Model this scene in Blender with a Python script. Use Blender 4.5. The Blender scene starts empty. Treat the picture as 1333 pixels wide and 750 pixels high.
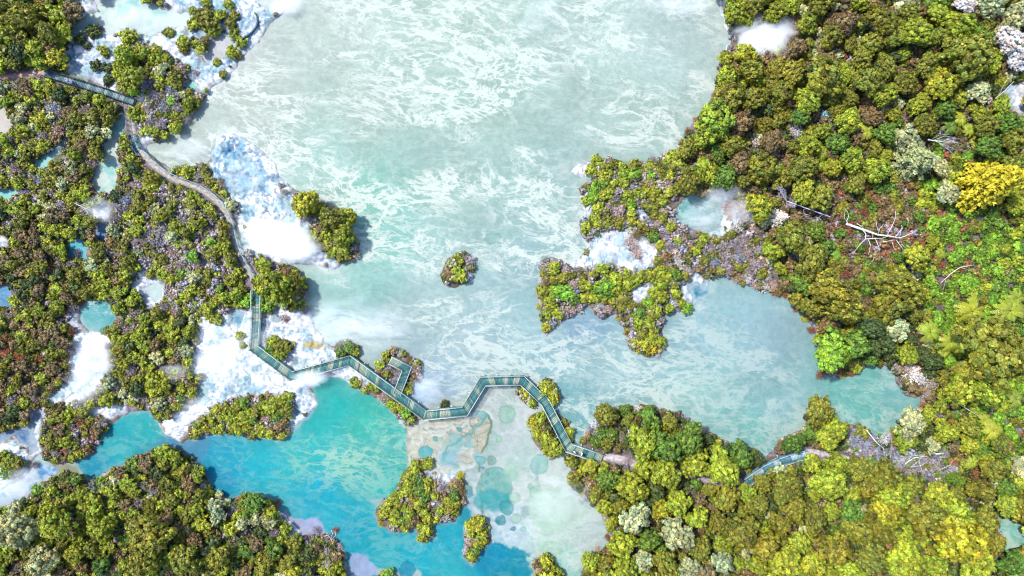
import bpy, math, random
import numpy as np

# ------------------------------------------------------------------ basics
S = 0.15                     # metres on the ground per pixel of the 1333 px wide photograph
CAM_H = 133.3                # drone height over the water
rng = np.random.default_rng(7)
random.seed(7)
scene = bpy.context.scene
COL = scene.collection


def ground_at(px, py, z=0.0):
    k = 1.0 - z / CAM_H
    return ((px - 666.5) * S * k, (375.0 - py) * S * k)


def lin(c):
    c = np.asarray(c, float) / 255.0
    return np.where(c <= 0.04045, c / 12.92, ((c + 0.055) / 1.055) ** 2.4)


EXPO = 1.92
GAIN = 4.05                   # sunlit flat ground: display value = albedo * GAIN


def alb(r, g, b):
    """surface colour of a flat sunlit surface that photographs as this sRGB colour"""
    return np.minimum(lin((r, g, b)) / GAIN * np.array((1.0, 1.02, .94)), 0.85)


def tag(o, label=None, cat=None, group=None, kind=None):
    if label: o['label'] = label
    if cat: o['category'] = cat
    if group: o['group'] = group
    if kind: o['kind'] = kind
    return o


def link(o, parent=None):
    COL.objects.link(o)
    if parent is not None: o.parent = parent
    return o


def empty(name, loc=(0, 0, 0), rz=0.0):
    o = bpy.data.objects.new(name, None)
    o.location = loc; o.rotation_euler = (0, 0, rz); o.empty_display_size = 0.3
    return link(o)


def quad_mesh(name, V, Q, col=None, smooth=False):
    V = np.asarray(V, np.float32); Q = np.asarray(Q, np.int32)
    k = Q.shape[1]
    me = bpy.data.meshes.new(name)
    me.vertices.add(len(V)); me.vertices.foreach_set('co', V.ravel())
    me.loops.add(Q.size); me.loops.foreach_set('vertex_index', Q.ravel())
    me.polygons.add(len(Q))
    me.polygons.foreach_set('loop_start', np.arange(0, Q.size, k, dtype=np.int32))
    me.polygons.foreach_set('loop_total', np.full(len(Q), k, np.int32))
    if smooth: me.polygons.foreach_set('use_smooth', np.ones(len(Q), bool))
    me.update(calc_edges=True)
    if col is not None:
        c = np.ones((len(V), 4), np.float32); c[:, :3] = col
        a = me.attributes.new('Col', 'FLOAT_COLOR', 'POINT'); a.data.foreach_set('color', c.ravel())
    return me


def obj(name, me, mat=None, parent=None):
    if mat is not None and not me.materials: me.materials.append(mat)
    return link(bpy.data.objects.new(name, me), parent)


class MB:
    """collects quads (boxes, bars, tubes) for ONE mesh"""
    def __init__(self): self.V, self.Q, self.C, self.n = [], [], [], 0

    def add(self, V, Q, c=(1, 1, 1)):
        V = np.asarray(V, float); self.V.append(V); self.Q.append(np.asarray(Q) + self.n)
        self.C.append(np.tile(np.asarray(c, float), (len(V), 1))); self.n += len(V)

    def prism(self, a, b, c, d, z0, z1, col=(1, 1, 1)):
        """box over the plan quad a b c d"""
        p = [a, b, c, d]
        V = [(x, y, z0) for x, y in p] + [(x, y, z1) for x, y in p]
        self.add(V, [(3, 2, 1, 0), (4, 5, 6, 7), (0, 1, 5, 4), (1, 2, 6, 5), (2, 3, 7, 6), (3, 0, 4, 7)], col)

    def tube(self, pts, rad, n=6, col=(1, 1, 1)):
        pts = [np.asarray(p, float) for p in pts]
        V, Q = [], []
        for i, p in enumerate(pts):
            d = pts[min(i + 1, len(pts) - 1)] - pts[max(i - 1, 0)]
            d /= (np.linalg.norm(d) + 1e-9)
            u = np.cross(d, (0.31, 0.2, 0.93)); u /= (np.linalg.norm(u) + 1e-9); v = np.cross(d, u)
            r = rad[i] if hasattr(rad, '__len__') else rad
            for k in range(n):
                a = 2 * math.pi * k / n
                V.append(p + r * (math.cos(a) * u + math.sin(a) * v))
        for i in range(len(pts) - 1):
            for k in range(n):
                Q.append((i * n + k, i * n + (k + 1) % n, (i + 1) * n + (k + 1) % n, (i + 1) * n + k))
        m = (len(pts) - 1) * n
        if n == 4: Q += [(3, 2, 1, 0), (m, m + 1, m + 2, m + 3)]
        if n == 6: Q += [(3, 2, 1, 0), (5, 4, 3, 0), (m, m + 1, m + 2, m + 3), (m, m + 3, m + 4, m + 5)]
        self.add(V, Q, col)

    def mesh(self, name, smooth=False):
        return quad_mesh(name, np.concatenate(self.V), np.concatenate(self.Q), np.concatenate(self.C), smooth)


# ------------------------------------------------------------------ numpy noise
def vnoise(x, y, seed):
    r = np.random.default_rng(seed).random((257, 257))
    xi = np.floor(x).astype(int); yi = np.floor(y).astype(int)
    fx = x - xi; fy = y - yi
    fx = fx * fx * (3 - 2 * fx); fy = fy * fy * (3 - 2 * fy)
    xi &= 255; yi &= 255
    a = r[yi, xi]; b = r[yi, xi + 1]; c = r[yi + 1, xi]; d = r[yi + 1, xi + 1]
    return (a * (1 - fx) + b * fx) * (1 - fy) + (c * (1 - fx) + d * fx) * fy


def fbm(x, y, scale, seed, octaves=4):
    s, amp, tot = 0.0, 1.0, 0.0
    for k in range(octaves):
        s = s + amp * vnoise(x / scale * 2 ** k + 17.3 * k, y / scale * 2 ** k + 9.1 * k, seed + k)
        tot += amp; amp *= 0.55
    return s / tot                 # 0..1, mean .5


def sm(a, b, x):
    t = np.clip((x - a) / (b - a), 0, 1)
    return t * t * (3 - 2 * t)


def sdf(poly, X, Y, far=40.0):
    """signed distance (px) to a polygon, positive inside, clamped to -far outside"""
    p = np.asarray(poly, float)
    out = np.full(X.shape, -far)
    m = (X > p[:, 0].min() - far) & (X < p[:, 0].max() + far) & (Y > p[:, 1].min() - far) & (Y < p[:, 1].max() + far)
    x = X[m]; y = Y[m]
    if x.size == 0: return out
    d2 = np.full(x.shape, 1e9); ins = np.zeros(x.shape, bool)
    for (x0, y0), (x1, y1) in zip(p, np.roll(p, -1, 0)):
        ex, ey = x1 - x0, y1 - y0
        t = np.clip(((x - x0) * ex + (y - y0) * ey) / (ex * ex + ey * ey + 1e-9), 0, 1)
        d2 = np.minimum(d2, (x - x0 - t * ex) ** 2 + (y - y0 - t * ey) ** 2)
        if y0 != y1:
            c = ((y0 > y) != (y1 > y)) & (x < (x1 - x0) * (y - y0) / (y1 - y0) + x0)
            ins ^= c
    d = np.sqrt(d2)
    out[m] = np.maximum(np.where(ins, d, -d), -far)
    return out


def pdist(line, X, Y):
    p = np.asarray(line, float); d2 = np.full(X.shape, 1e9)
    for (x0, y0), (x1, y1) in zip(p[:-1], p[1:]):
        ex, ey = x1 - x0, y1 - y0
        t = np.clip(((X - x0) * ex + (Y - y0) * ey) / (ex * ex + ey * ey + 1e-9), 0, 1)
        d2 = np.minimum(d2, (X - x0 - t * ex) ** 2 + (Y - y0 - t * ey) ** 2)
    return np.sqrt(d2)


# ------------------------------------------------------------------ the map (photo pixels)
LAND = {
    'west': [(-3000, -3000), (315, -3000), (330, 0), (340, 10), (372, 10), (362, 22), (352, 31), (337, 53), (322, 67), (314, 77), (307, 88), (292, 105),
             (278, 112), (272, 124), (262, 132), (252, 147), (247, 155), (230, 173), (210, 182), (203, 186), (192, 190), (193, 200), (206, 208), (222, 219),
             (240, 217), (255, 213), (268, 214), (275, 200), (284, 182), (300, 173), (323, 182), (343, 197), (358, 212), (364, 230), (378, 243),
             (388, 250), (413, 253), (423, 266), (447, 272), (458, 283), (459, 300), (467, 317), (467, 335), (447, 340), (441, 350), (428, 355),
             (415, 347), (400, 343), (383, 345), (388, 352), (400, 366), (398, 390), (401, 404), (413, 428), (425, 445), (436, 452), (448, 445), (463, 447),
             (468, 462), (474, 474), (492, 490), (515, 512), (545, 535), (548, 546), (533, 552), (515, 541), (502, 527), (488, 518), (470, 508),
             (457, 503), (441, 491), (426, 492), (404, 503), (414, 526), (390, 549), (380, 562), (364, 574), (337, 569), (325, 571), (306, 563), (263, 566),
             (246, 573), (238, 579), (230, 574), (217, 566), (209, 550), (193, 534), (170, 536), (143, 553), (130, 573), (118, 590), (97, 602),
             (70, 606), (52, 592), (42, 600), (38, 614), (20, 630), (0, 638), (-3000, 640)],
    'southwest': [(-3000, 655), (0, 660), (20, 655), (36, 650), (50, 630), (81, 618), (104, 616), (118, 627), (139, 615), (170, 595), (201, 585), (217, 577),
                  (227, 581), (240, 592), (262, 603), (269, 627), (290, 646), (300, 652), (321, 640), (344, 646), (360, 661), (372, 672), (388, 690), (400, 698),
                  (420, 694), (437, 704), (446, 723), (455, 752), (455, 3000), (-3000, 3000)],
    'spur_island': [(485, 482), (496, 462), (512, 454), (532, 463), (548, 474), (548, 488), (537, 500), (535, 515), (523, 517), (505, 502)],
    'bush_rock': [(572, 360), (577, 345), (592, 330), (606, 325), (616, 337), (618, 355), (608, 368), (592, 374), (578, 370)],
    'clump_a': [(672, 503), (680, 502), (696, 517), (698, 528), (690, 532), (678, 521)],
    'clump_b': [(700, 500), (712, 496), (726, 507), (726, 521), (719, 531), (709, 519)],
    'clump_c': [(687, 545), (700, 536), (714, 540), (736, 570), (742, 590), (720, 594), (704, 585), (692, 570)],
    'clump_d': [(726, 534), (736, 545), (746, 560), (747, 578), (738, 577)],
    'pier_bush': [(572, 527), (578, 521), (586, 523), (585, 531), (576, 532)],
    'lower_island': [(543, 599), (560, 599), (565, 612), (580, 616), (597, 618), (606, 634), (605, 655), (592, 680), (568, 680), (566, 700), (549, 707), (544, 689),
                     (514, 693), (493, 685), (490, 664), (510, 643), (523, 622), (534, 605)],
    'lower_islet': [(609, 676), (634, 672), (642, 688), (635, 709), (617, 734), (604, 725), (606, 696)],
    'edge_islet': [(696, 728), (712, 718), (722, 735), (736, 755), (730, 800), (696, 800)],
    'edge_islet_b': [(495, 748), (505, 742), (516, 748), (520, 790), (490, 790)],
    'east': [(932, -3000), (934, 0), (937, 16), (943, 35), (951, 53), (944, 67), (937, 74), (936, 99), (932, 118), (912, 147), (896, 173), (880, 193), (856, 210),
             (816, 212), (784, 208), (755, 213), (741, 222), (766, 231), (756, 244), (754, 257), (761, 280), (754, 292), (756, 304), (768, 318), (753, 338),
             (738, 345), (720, 334), (705, 340), (704, 366), (700, 391), (708, 420), (712, 437), (724, 424), (752, 408), (766, 398), (784, 414), (800, 408),
             (814, 428), (820, 444), (832, 460), (850, 464), (860, 460), (863, 437), (864, 410), (880, 407), (902, 402), (900, 385), (893, 372), (905, 366),
             (920, 372), (926, 363), (944, 360), (968, 367), (990, 376), (1020, 382), (1034, 398), (1048, 412), (1063, 439), (1067, 465), (1074, 486), (1088, 490),
             (1109, 490), (1129, 478), (1161, 477), (1168, 497), (1180, 516), (1199, 520), (1199, 531), (1176, 542), (1164, 560), (1147, 570), (1129, 561),
             (1116, 552), (1086, 551), (1078, 528), (1064, 524), (1051, 535), (1049, 555), (1026, 564), (1003, 587), (994, 602), (970, 588), (940, 573), (907, 555),
             (887, 538), (850, 530), (803, 528), (778, 540), (768, 562), (757, 572), (753, 586), (740, 590), (733, 598), (742, 612), (741, 630), (758, 646),
             (773, 653), (783, 655), (786, 674), (794, 707), (783, 718), (764, 730), (757, 744), (755, 3000), (3000, 3000), (3000, -3000)],
}
POOLS = {
    'milky_pool': [(125, -3000), (125, 0), (132, 13), (115, 20), (100, 32), (95, 43), (112, 50), (117, 38), (133, 35), (139, 43), (160, 37), (187, 49), (207, 42), (243, 33), (248, 20), (230, 15), (210, 13), (200, 3), (173, 0), (173, -3000)],
    'inlet': [(283, 41), (299, 48), (306, 58), (318, 68), (312, 74), (302, 64), (289, 72), (272, 78), (263, 72), (275, 60)],
    'small_green_pool': [(238, 118), (242, 109), (252, 105), (258, 112), (254, 121), (244, 122)],
    'stream': [(159, 138), (164, 150), (156, 180), (152, 200), (156, 216), (152, 236), (150, 247), (138, 256), (124, 248), (119, 235), (126, 215), (134, 195), (141, 176), (149, 158)],
    'pale_pond': [(-40, 134), (3, 137), (11, 143), (18, 153), (17, 165), (5, 176), (-40, 182)],
    'cyan_stream': [(88, 177), (91, 185), (80, 196), (68, 206), (61, 219), (49, 221), (45, 209), (56, 204), (68, 191), (78, 182)],
    'cyan_pond': [(-40, 246), (25, 247), (21, 255), (0, 263), (-40, 264)],
    'blue_pond': [(87, 321), (94, 311), (108, 313), (116, 322), (113, 338), (101, 339), (89, 332)],
    'blue_pond_b': [(121, 297), (138, 290), (143, 300), (138, 318), (124, 315)],
    'west_pond': [(-40, 369), (13, 371), (17, 384), (10, 401), (-40, 404)],
    'teal_pond': [(103, 402), (115, 392), (135, 391), (149, 400), (153, 413), (146, 426), (134, 434), (118, 430), (107, 420)],
    'cyan_patch': [(190, 375), (200, 367), (211, 373), (212, 386), (200, 392), (190, 386)],
    'sinter_pool_a': [(298, 408), (306, 402), (314, 403), (319, 411), (312, 420), (302, 418)],
    'sinter_pool_b': [(352, 413), (361, 410), (367, 416), (361, 420), (354, 418)],
    'sinter_pool_c': [(378, 470), (387, 467), (391, 473), (384, 477)],
    'sinter_pool_d': [(257, 506), (266, 500), (274, 520), (268, 530), (258, 524)],
    'white_pond': [(958, 45), (971, 34), (987, 35), (1003, 27), (1021, 24), (1033, 40), (1024, 56), (1006, 70), (981, 64), (961, 58)],
    'steam_pool': [(879, 277), (889, 263), (905, 255), (925, 254), (939, 264), (943, 284), (933, 300), (919, 305), (900, 299), (886, 290)],
    'shore_pool': [(893, 371), (899, 362), (905, 371), (914, 372), (917, 361), (922, 364), (917, 378), (901, 385), (893, 380)],
    'pen_pool_a': [(785, 314), (793, 317), (790, 322)], 'pen_pool_b': [(798, 328), (805, 334), (802, 342)],
    'corner_stream': [(1289, 666), (1312, 676), (1345, 688), (1345, 714), (1316, 723), (1306, 719), (1306, 706), (1298, 686)],
    'corner_pond': [(1292, 730), (1308, 727), (1303, 752), (1288, 760)],
    'corner_flat': [(-60, 642), (0, 641), (20, 632), (38, 616), (54, 607), (68, 612), (62, 622), (46, 640), (20, 655), (-60, 660)],
    'stream_w': [(-40, 560), (0, 562), (20, 557), (36, 556), (44, 538), (52, 540), (46, 560), (50, 575), (48, 590), (40, 598), (36, 586), (36, 578), (18, 570), (0, 574), (-40, 575)],
}
SINTER = {
    'north': [(82, 50), (95, 43), (112, 49), (138, 42), (160, 36), (187, 49), (207, 42), (240, 30), (243, 45), (250, 60), (262, 72), (262, 97), (245, 92), (232, 80), (215, 68), (200, 58),
              (180, 60), (165, 62), (160, 80), (154, 100), (152, 120), (140, 112), (110, 100), (88, 92), (83, 70)],
    'north_east': [(200, -40), (340, -40), (380, 10), (360, 22), (352, 31), (337, 53), (322, 67), (312, 78), (307, 88), (292, 107), (278, 113), (272, 126), (262, 122), (248, 100), (255, 84), (288, 72), (300, 63), (305, 55), (283, 42), (262, 52), (243, 50), (240, 25), (215, 13)],
    'north_west': [(88, -10), (125, -10), (130, 12), (112, 22), (104, 16)],
    'bay_patch': [(181, 178), (190, 173), (204, 176), (203, 184), (192, 190), (190, 196), (184, 190)],
    'rocks': [(284, 178), (300, 170), (323, 180), (343, 195), (358, 210), (366, 230), (380, 250), (388, 275), (402, 290), (404, 310), (415, 325), (442, 338), (440, 352), (425, 356), (400, 344), (383, 346), (370, 344), (345, 336),
              (316, 330), (312, 300), (308, 275), (296, 252), (282, 238), (272, 226), (275, 205)],
    'south': [(262, 412), (280, 405), (300, 404), (312, 400), (325, 403), (345, 402), (385, 404), (401, 404), (413, 428), (425, 445), (438, 455), (455, 468), (470, 482), (484, 500), (460, 505), (441, 491), (426, 491), (402, 504), (414, 526), (388, 552), (380, 565), (368, 573),
              (376, 555), (380, 540), (385, 525), (385, 511), (360, 513), (345, 515), (310, 519), (290, 527), (272, 536), (252, 550), (242, 566), (232, 577), (217, 566), (213, 552), (225, 540), (245, 528), (262, 515), (255, 505), (265, 490), (246, 480), (255, 460), (258, 435)],
    'stream_white': [(88, 404), (100, 396), (105, 428), (135, 432), (146, 440), (140, 460), (148, 480), (140, 495), (120, 510), (100, 526), (75, 530), (62, 520), (75, 505), (92, 495), (88, 470), (92, 445)],
    'west_flat': [(102, 526), (125, 532), (160, 525), (166, 536), (146, 544), (122, 541)],
    'cyan': [(172, 355), (185, 348), (195, 360), (207, 363), (216, 376), (212, 394), (195, 398), (180, 385), (172, 370)],
    'lilac': [(120, 267), (140, 261), (147, 275), (140, 290), (128, 290), (121, 280)],
    'w_shore': [(-40, 303), (12, 309), (12, 323), (-40, 328)],
    'low_west': [(-40, 575), (20, 574), (36, 580), (38, 600), (34, 614), (18, 632), (0, 640), (-40, 642)],
    'low_west_b': [(40, 535), (58, 530), (62, 545), (52, 556), (50, 590), (44, 592), (38, 560)],
    'penin': [(766, 312), (800, 299), (815, 296), (819, 315), (828, 330), (836, 345), (828, 357), (815, 352), (800, 342), (780, 346), (750, 350), (736, 345), (766, 330)],
    'penin_b': [(815, 296), (840, 310), (858, 330), (850, 352), (836, 352), (826, 328)], 'penin_c': [(818, 378), (835, 370), (848, 374), (840, 390), (822, 394)],
    'penin_d': [(754, 256), (766, 250), (772, 272), (762, 284), (754, 290)], 'penin_tip': [(738, 222), (752, 212), (772, 214), (780, 224), (766, 234)],
    'penin_e': [(884, 372), (900, 355), (926, 362), (916, 382), (905, 400), (888, 396)],
    'penin_f': [(824, 270), (842, 268), (846, 282), (832, 290)],
    'ne_shore': [(933, -20), (943, 0), (946, 30), (956, 52), (946, 68), (938, 60), (940, 40), (934, 16)],
    'pool_rim': [(925, 250), (945, 246), (962, 262), (964, 290), (945, 308), (925, 309), (908, 304), (925, 290), (938, 270)],
    'grey_shelf': [(362, 668), (372, 664), (400, 690), (395, 702), (380, 694)],
    'i3': [(556, 612), (568, 606), (580, 614), (596, 618), (590, 630), (570, 632)],
    'far_ne': [(1300, 110), (1345, 100), (1345, 150), (1318, 148)],
}
TURQ = [(104, 595), (128, 577), (143, 553), (170, 535), (193, 533), (209, 549), (217, 564), (232, 570), (248, 576), (271, 566), (306, 562), (337, 570), (364, 576), (384, 556),
        (392, 545), (402, 515), (400, 504), (426, 491), (441, 491), (457, 503), (488, 518), (503, 526), (515, 543), (528, 557), (532, 576), (528, 592), (531, 607), (545, 640),
        (575, 660), (600, 655), (612, 672), (606, 690), (620, 732), (640, 700), (660, 714), (684, 716), (694, 735), (694, 900), (470, 900), (455, 750), (430, 700), (400, 700), (360, 680), (330, 650), (290, 655), (262, 640), (250, 600),
        (220, 580), (150, 620), (120, 630), (106, 615)]
SHELVES = [  # pale silt shelves just under the surface
    ([(366, 668), (378, 668), (387, 672), (395, 676), (402, 671), (412, 672), (418, 680), (422, 694), (415, 706), (390, 704), (374, 690), (366, 680)], (185, 185, 228)),
    ([(452, 722), (466, 719), (474, 722), (487, 733), (491, 748), (480, 752), (470, 760), (455, 760)], (178, 190, 232)),
    ([(380, 545), (388, 522), (398, 512), (414, 520), (414, 527), (398, 548), (380, 562)], (150, 190, 215)),
    ([(480, 652), (492, 650), (502, 651), (500, 660), (493, 664), (488, 657)], (170, 200, 205)),
    ([(234, 570), (250, 574), (270, 566), (272, 580), (262, 600), (240, 592), (226, 580)], (70, 150, 190)),
    ([(488, 742), (500, 738), (512, 744), (535, 748), (540, 738), (548, 740), (552, 752), (490, 760)], (190, 205, 205)),
    ([(78, 604), (100, 606), (104, 616), (81, 618), (62, 628), (56, 620), (60, 604)], (165, 160, 130)),
]
FAN = [(520, 535), (530, 548), (545, 556), (560, 548), (600, 543), (626, 532), (636, 545), (637, 565), (630, 590), (618, 606), (604, 614), (596, 622), (575, 622), (560, 608), (542, 604), (531, 606), (528, 592), (532, 576), (528, 557)]
VENTS = [  # round vents in the shallow bay: x, y, rx, ry, colour, edge
    (626, 598, 7, 6, (125, 195, 195), 1), (640, 599, 5.5, 5.5, (140, 185, 170), 1), (644, 634, 23, 26, (120, 190, 180), 2), (642, 652, 26, 14, (60, 175, 185), 4), (659, 662, 9, 9, (70, 170, 175), 1),
    (651, 677, 5.6, 5.6, (45, 150, 160), .8), (667, 689, 2.4, 2.8, (50, 150, 165), .8), (703, 605, 11, 13, (155, 208, 200), 1.5), (696, 640, 8, 8, (180, 220, 200), 1.5), (720, 664, 30, 31, (200, 230, 212), 5),
    (684, 667, 6, 9, (165, 190, 195), 3), (666, 612, 10, 16, (180, 217, 200), 4), (659, 539, 11, 11, (170, 215, 195), 2), (650, 572, 4.5, 5, (165, 220, 190), 1.5), (554, 589, 10, 8, (75, 185, 195), .8),
    (600, 670, 8, 11, (30, 165, 190), 1), (628, 608, 2.4, 2.0, (80, 170, 190), .8), (634, 616, 2.2, 2, (110, 180, 205), .8), (632, 628, 3.5, 3, (110, 185, 205), .8), (610, 641, 6, 8, (80, 165, 180), 1.5),
    (566, 572, 2.2, 3, (90, 180, 180), .6), (598, 560, 2.6, 3, (70, 180, 175), .6), (648, 616, 2, 2, (130, 190, 205), .6), (672, 676, 7, 6, (175, 215, 200), 2), (670, 648, 7, 6, (195, 228, 210), 2), (530, 742, 10, 10, (25, 150, 185), 1),
    (680, 690, 4, 3, (165, 215, 205), 1), (700, 617, 2, 14, (160, 185, 195), 3), (690, 632, 3, 4, (170, 215, 205), 1), (620, 306, 6, 4, (165, 200, 200), .8), (642, 310, 10, 7, (165, 205, 200), 2),
]
FAR_FP = [(-400, 112), (0, 100), (20, 98), (43, 96), (57, 95)]
FP2 = [(170, 129), (171, 150), (174, 177), (180, 195), (191, 208), (213, 227), (228, 236), (243, 239), (267, 249), (286, 263), (297, 280), (303, 298), (305, 318), (315, 341), (330, 362), (335, 378)]
FP3 = [(781, 596), (797, 596), (812, 598), (824, 602), (834, 610)]
FP4 = [(878, 614), (888, 618), (906, 620), (924, 626), (950, 630), (971, 627)]
FP5 = [(1047, 590), (1056, 588), (1075, 592), (1092, 596), (1106, 600)]
BW1 = [(57, 95), (83, 103), (110, 111), (147, 123), (174, 133)]
BW2 = [(335, 378), (334.5, 415), (332, 453), (381, 489.5), (456, 469), (554, 540), (605, 535), (629, 496), (680, 495), (709, 522), (740, 582), (784, 597)]
SPUR = [(517.5, 513), (530.5, 479.5), (508.5, 468.5)]
BW3 = [(970, 627), (993, 611), (1015, 600.5), (1034, 594), (1049, 590)]
WAYS = [(FAR_FP, 5), (FP2, 5), (FP3, 5), (FP4, 5), (FP5, 5), (BW1, 6), (BW2, 7), (SPUR, 6), (BW3, 6.5)]

# ------------------------------------------------------------------ map grid
STEP = 1.5
gx = np.concatenate([[-2600, -900, -350, -150], np.arange(-70, 520, STEP), np.arange(520, 800, .8), np.arange(800, 1404, STEP), [1480, 1700, 2300, 3900]])
gy = np.concatenate([[-2300, -900, -350, -150], np.arange(-60, 528, STEP), np.arange(528, 752, .8), np.arange(752, 812, STEP), [900, 1100, 1600, 3000]])
PX, PY = np.meshgrid(gx, gy)
NX, NY = len(gx), len(gy)


def warp(X, Y, a=3.2, b=1.4):
    return (X + a * 2 * (fbm(X, Y, 16, 11, 2) - .5) + b * 2 * (fbm(X, Y, 5, 21, 2) - .5),
            Y + a * 2 * (fbm(X, Y, 16, 31, 2) - .5) + b * 2 * (fbm(X, Y, 5, 41, 2) - .5))


WX, WY = warp(PX, PY)
D_LAND = np.full(PX.shape, -40.0)
for n_, p_ in LAND.items(): D_LAND = np.maximum(D_LAND, np.minimum(sdf(p_, WX, WY), 120))
D_POOL = np.full(PX.shape, -40.0)
for n_, p_ in POOLS.items(): D_POOL = np.maximum(D_POOL, sdf(p_, WX, WY))
D_POOL = D_POOL + 9.0 * (fbm(PX, PY, 9, 201, 4) - .5)
D_SIN = np.full(PX.shape, -40.0)
for n_, p_ in SINTER.items(): D_SIN = np.maximum(D_SIN, sdf(p_, WX, WY))
D_WAY = np.full(PX.shape, 99.0)
for l_, w_ in WAYS: D_WAY = np.minimum(D_WAY, pdist(l_, PX, PY) - w_)
D_PATH = np.full(PX.shape, 99.0)
for l_ in (FAR_FP, FP2, FP3, FP4, FP5): D_PATH = np.minimum(D_PATH, pdist(l_, PX, PY))
D_CLEAR = np.full(PX.shape, 99.0)
for l_, w_ in (([(1010, 245), (1022, 262), (1050, 271), (1082, 284)], 5), ([(1100, 291), (1124, 303), (1165, 308), (1190, 302)], 12), ([(1130, 320), (1175, 320)], 8), ([(1212, 183), (1250, 183)], 6), ([(1225, 368), (1240, 354), (1270, 346)], 2), ([(1239, 530), (1258, 544)], 3), ([(1213, 590), (1228, 590)], 2)):
    D_CLEAR = np.minimum(D_CLEAR, pdist(l_, PX, PY) - w_)
DD = np.minimum(D_LAND, -D_POOL)


def look(arr, px, py):
    i = np.clip(np.searchsorted(gx, px), 0, NX - 1); j = np.clip(np.searchsorted(gy, py), 0, NY - 1)
    return arr[j, i]


N1 = fbm(PX, PY, 26, 51, 4); N2 = fbm(PX, PY, 9, 61, 4); N3 = fbm(PX, PY, 5, 71, 3)
sinm = sm(-6, 4, D_SIN + 14 * (N2 - .5) + 8 * (N3 - .5))
ridge = 1 - np.abs(2 * fbm(PX, PY, 13, 81, 4) - 1)          # near 1 along crevices
ridge2 = 1 - np.abs(2 * fbm(PX, PY, 6, 91, 3) - 1)
up = np.clip(DD, 0, 60)
Hh = np.where(DD > 0, 0.10 + 0.55 * (1 - np.exp(-up / 7.0)) + 0.35 * (1 - np.exp(-up / 30.0)), np.maximum(DD * 0.10, -1.0))
Hh = Hh + np.where(DD > 0, sm(0, 5, DD) * (0.5 * (N1 - .5) + (0.28 + 0.20 * sinm) * (N2 - .5) + 0.22 * sinm * (N3 - .5) - 0.40 * sinm * sm(.88, 1.0, ridge)), 0)
Hh = np.where((DD > 0) & (Hh < 0.03), 0.03, Hh)
pw = sm(10, 4, D_PATH)
Hh = Hh * (1 - pw) + 0.78 * pw
HG = Hh

# ------------------------------------------------------------------ materials
def new_mat(name):
    m = bpy.data.materials.new(name); m.use_nodes = True
    nt = m.node_tree; nt.nodes.clear()
    out = nt.nodes.new('ShaderNodeOutputMaterial')
    return m, nt, out


def N(nt, t, **kw):
    n = nt.nodes.new(t)
    for k, v in kw.items():
        if k.startswith('i_'):
            n.inputs[k[2:].replace('_', ' ')].default_value = v
        else: setattr(n, k, v)
    return n


def L(nt, a, b): nt.links.new(a, b)


def mixcol(nt, fac, a, b, mode='MIX'):
    n = nt.nodes.new('ShaderNodeMix'); n.data_type = 'RGBA'; n.blend_type = mode
    for s, v in ((n.inputs[0], fac), (n.inputs[6], a), (n.inputs[7], b)):
        if hasattr(v, 'is_linked') or hasattr(v, 'links'): nt.links.new(v, s)
        else: s.default_value = v if not isinstance(v, (tuple, list, np.ndarray)) else (*[float(q) for q in v[:3]], 1)
    return n.outputs[2]


def math_(nt, op, a, b=None, c=None, clamp=False):
    n = nt.nodes.new('ShaderNodeMath'); n.operation = op; n.use_clamp = clamp
    for i, v in enumerate((a, b, c)):
        if v is None: continue
        if hasattr(v, 'links'): nt.links.new(v, n.inputs[i])
        else: n.inputs[i].default_value = v
    return n.outputs[0]


def noise(nt, vec, scale, detail=4, rough=.55, dist=0.0):
    n = N(nt, 'ShaderNodeTexNoise'); n.inputs['Scale'].default_value = scale
    n.inputs['Detail'].default_value = detail; n.inputs['Roughness'].default_value = rough; n.inputs['Distortion'].default_value = dist
    nt.links.new(vec, n.inputs['Vector'])
    return n.outputs['Fac']


def ramp(nt, fac, stops):
    n = nt.nodes.new('ShaderNodeMapRange'); n.interpolation_type = 'SMOOTHSTEP'
    n.inputs[1].default_value, n.inputs[2].default_value, n.inputs[3].default_value, n.inputs[4].default_value = stops
    nt.links.new(fac, n.inputs[0])
    return n.outputs[0]


def foliage_mat(name, transl=.16, rough=.5, spec=.25):
    m, nt, out = new_mat(name)
    oi = N(nt, 'ShaderNodeObjectInfo'); at = N(nt, 'ShaderNodeAttribute', attribute_name='Col')
    c = mixcol(nt, 1.0, oi.outputs['Color'], at.outputs['Color'], 'MULTIPLY')
    pb = N(nt, 'ShaderNodeBsdfPrincipled'); pb.inputs['Roughness'].default_value = rough
    pb.inputs['Specular IOR Level'].default_value = spec
    L(nt, c, pb.inputs['Base Color'])
    tr = N(nt, 'ShaderNodeBsdfTranslucent'); L(nt, c, tr.inputs['Color'])
    mx = N(nt, 'ShaderNodeMixShader'); mx.inputs[0].default_value = transl
    L(nt, pb.outputs[0], mx.inputs[1]); L(nt, tr.outputs[0], mx.inputs[2]); L(nt, mx.outputs[0], out.inputs[0])
    return m


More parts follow.
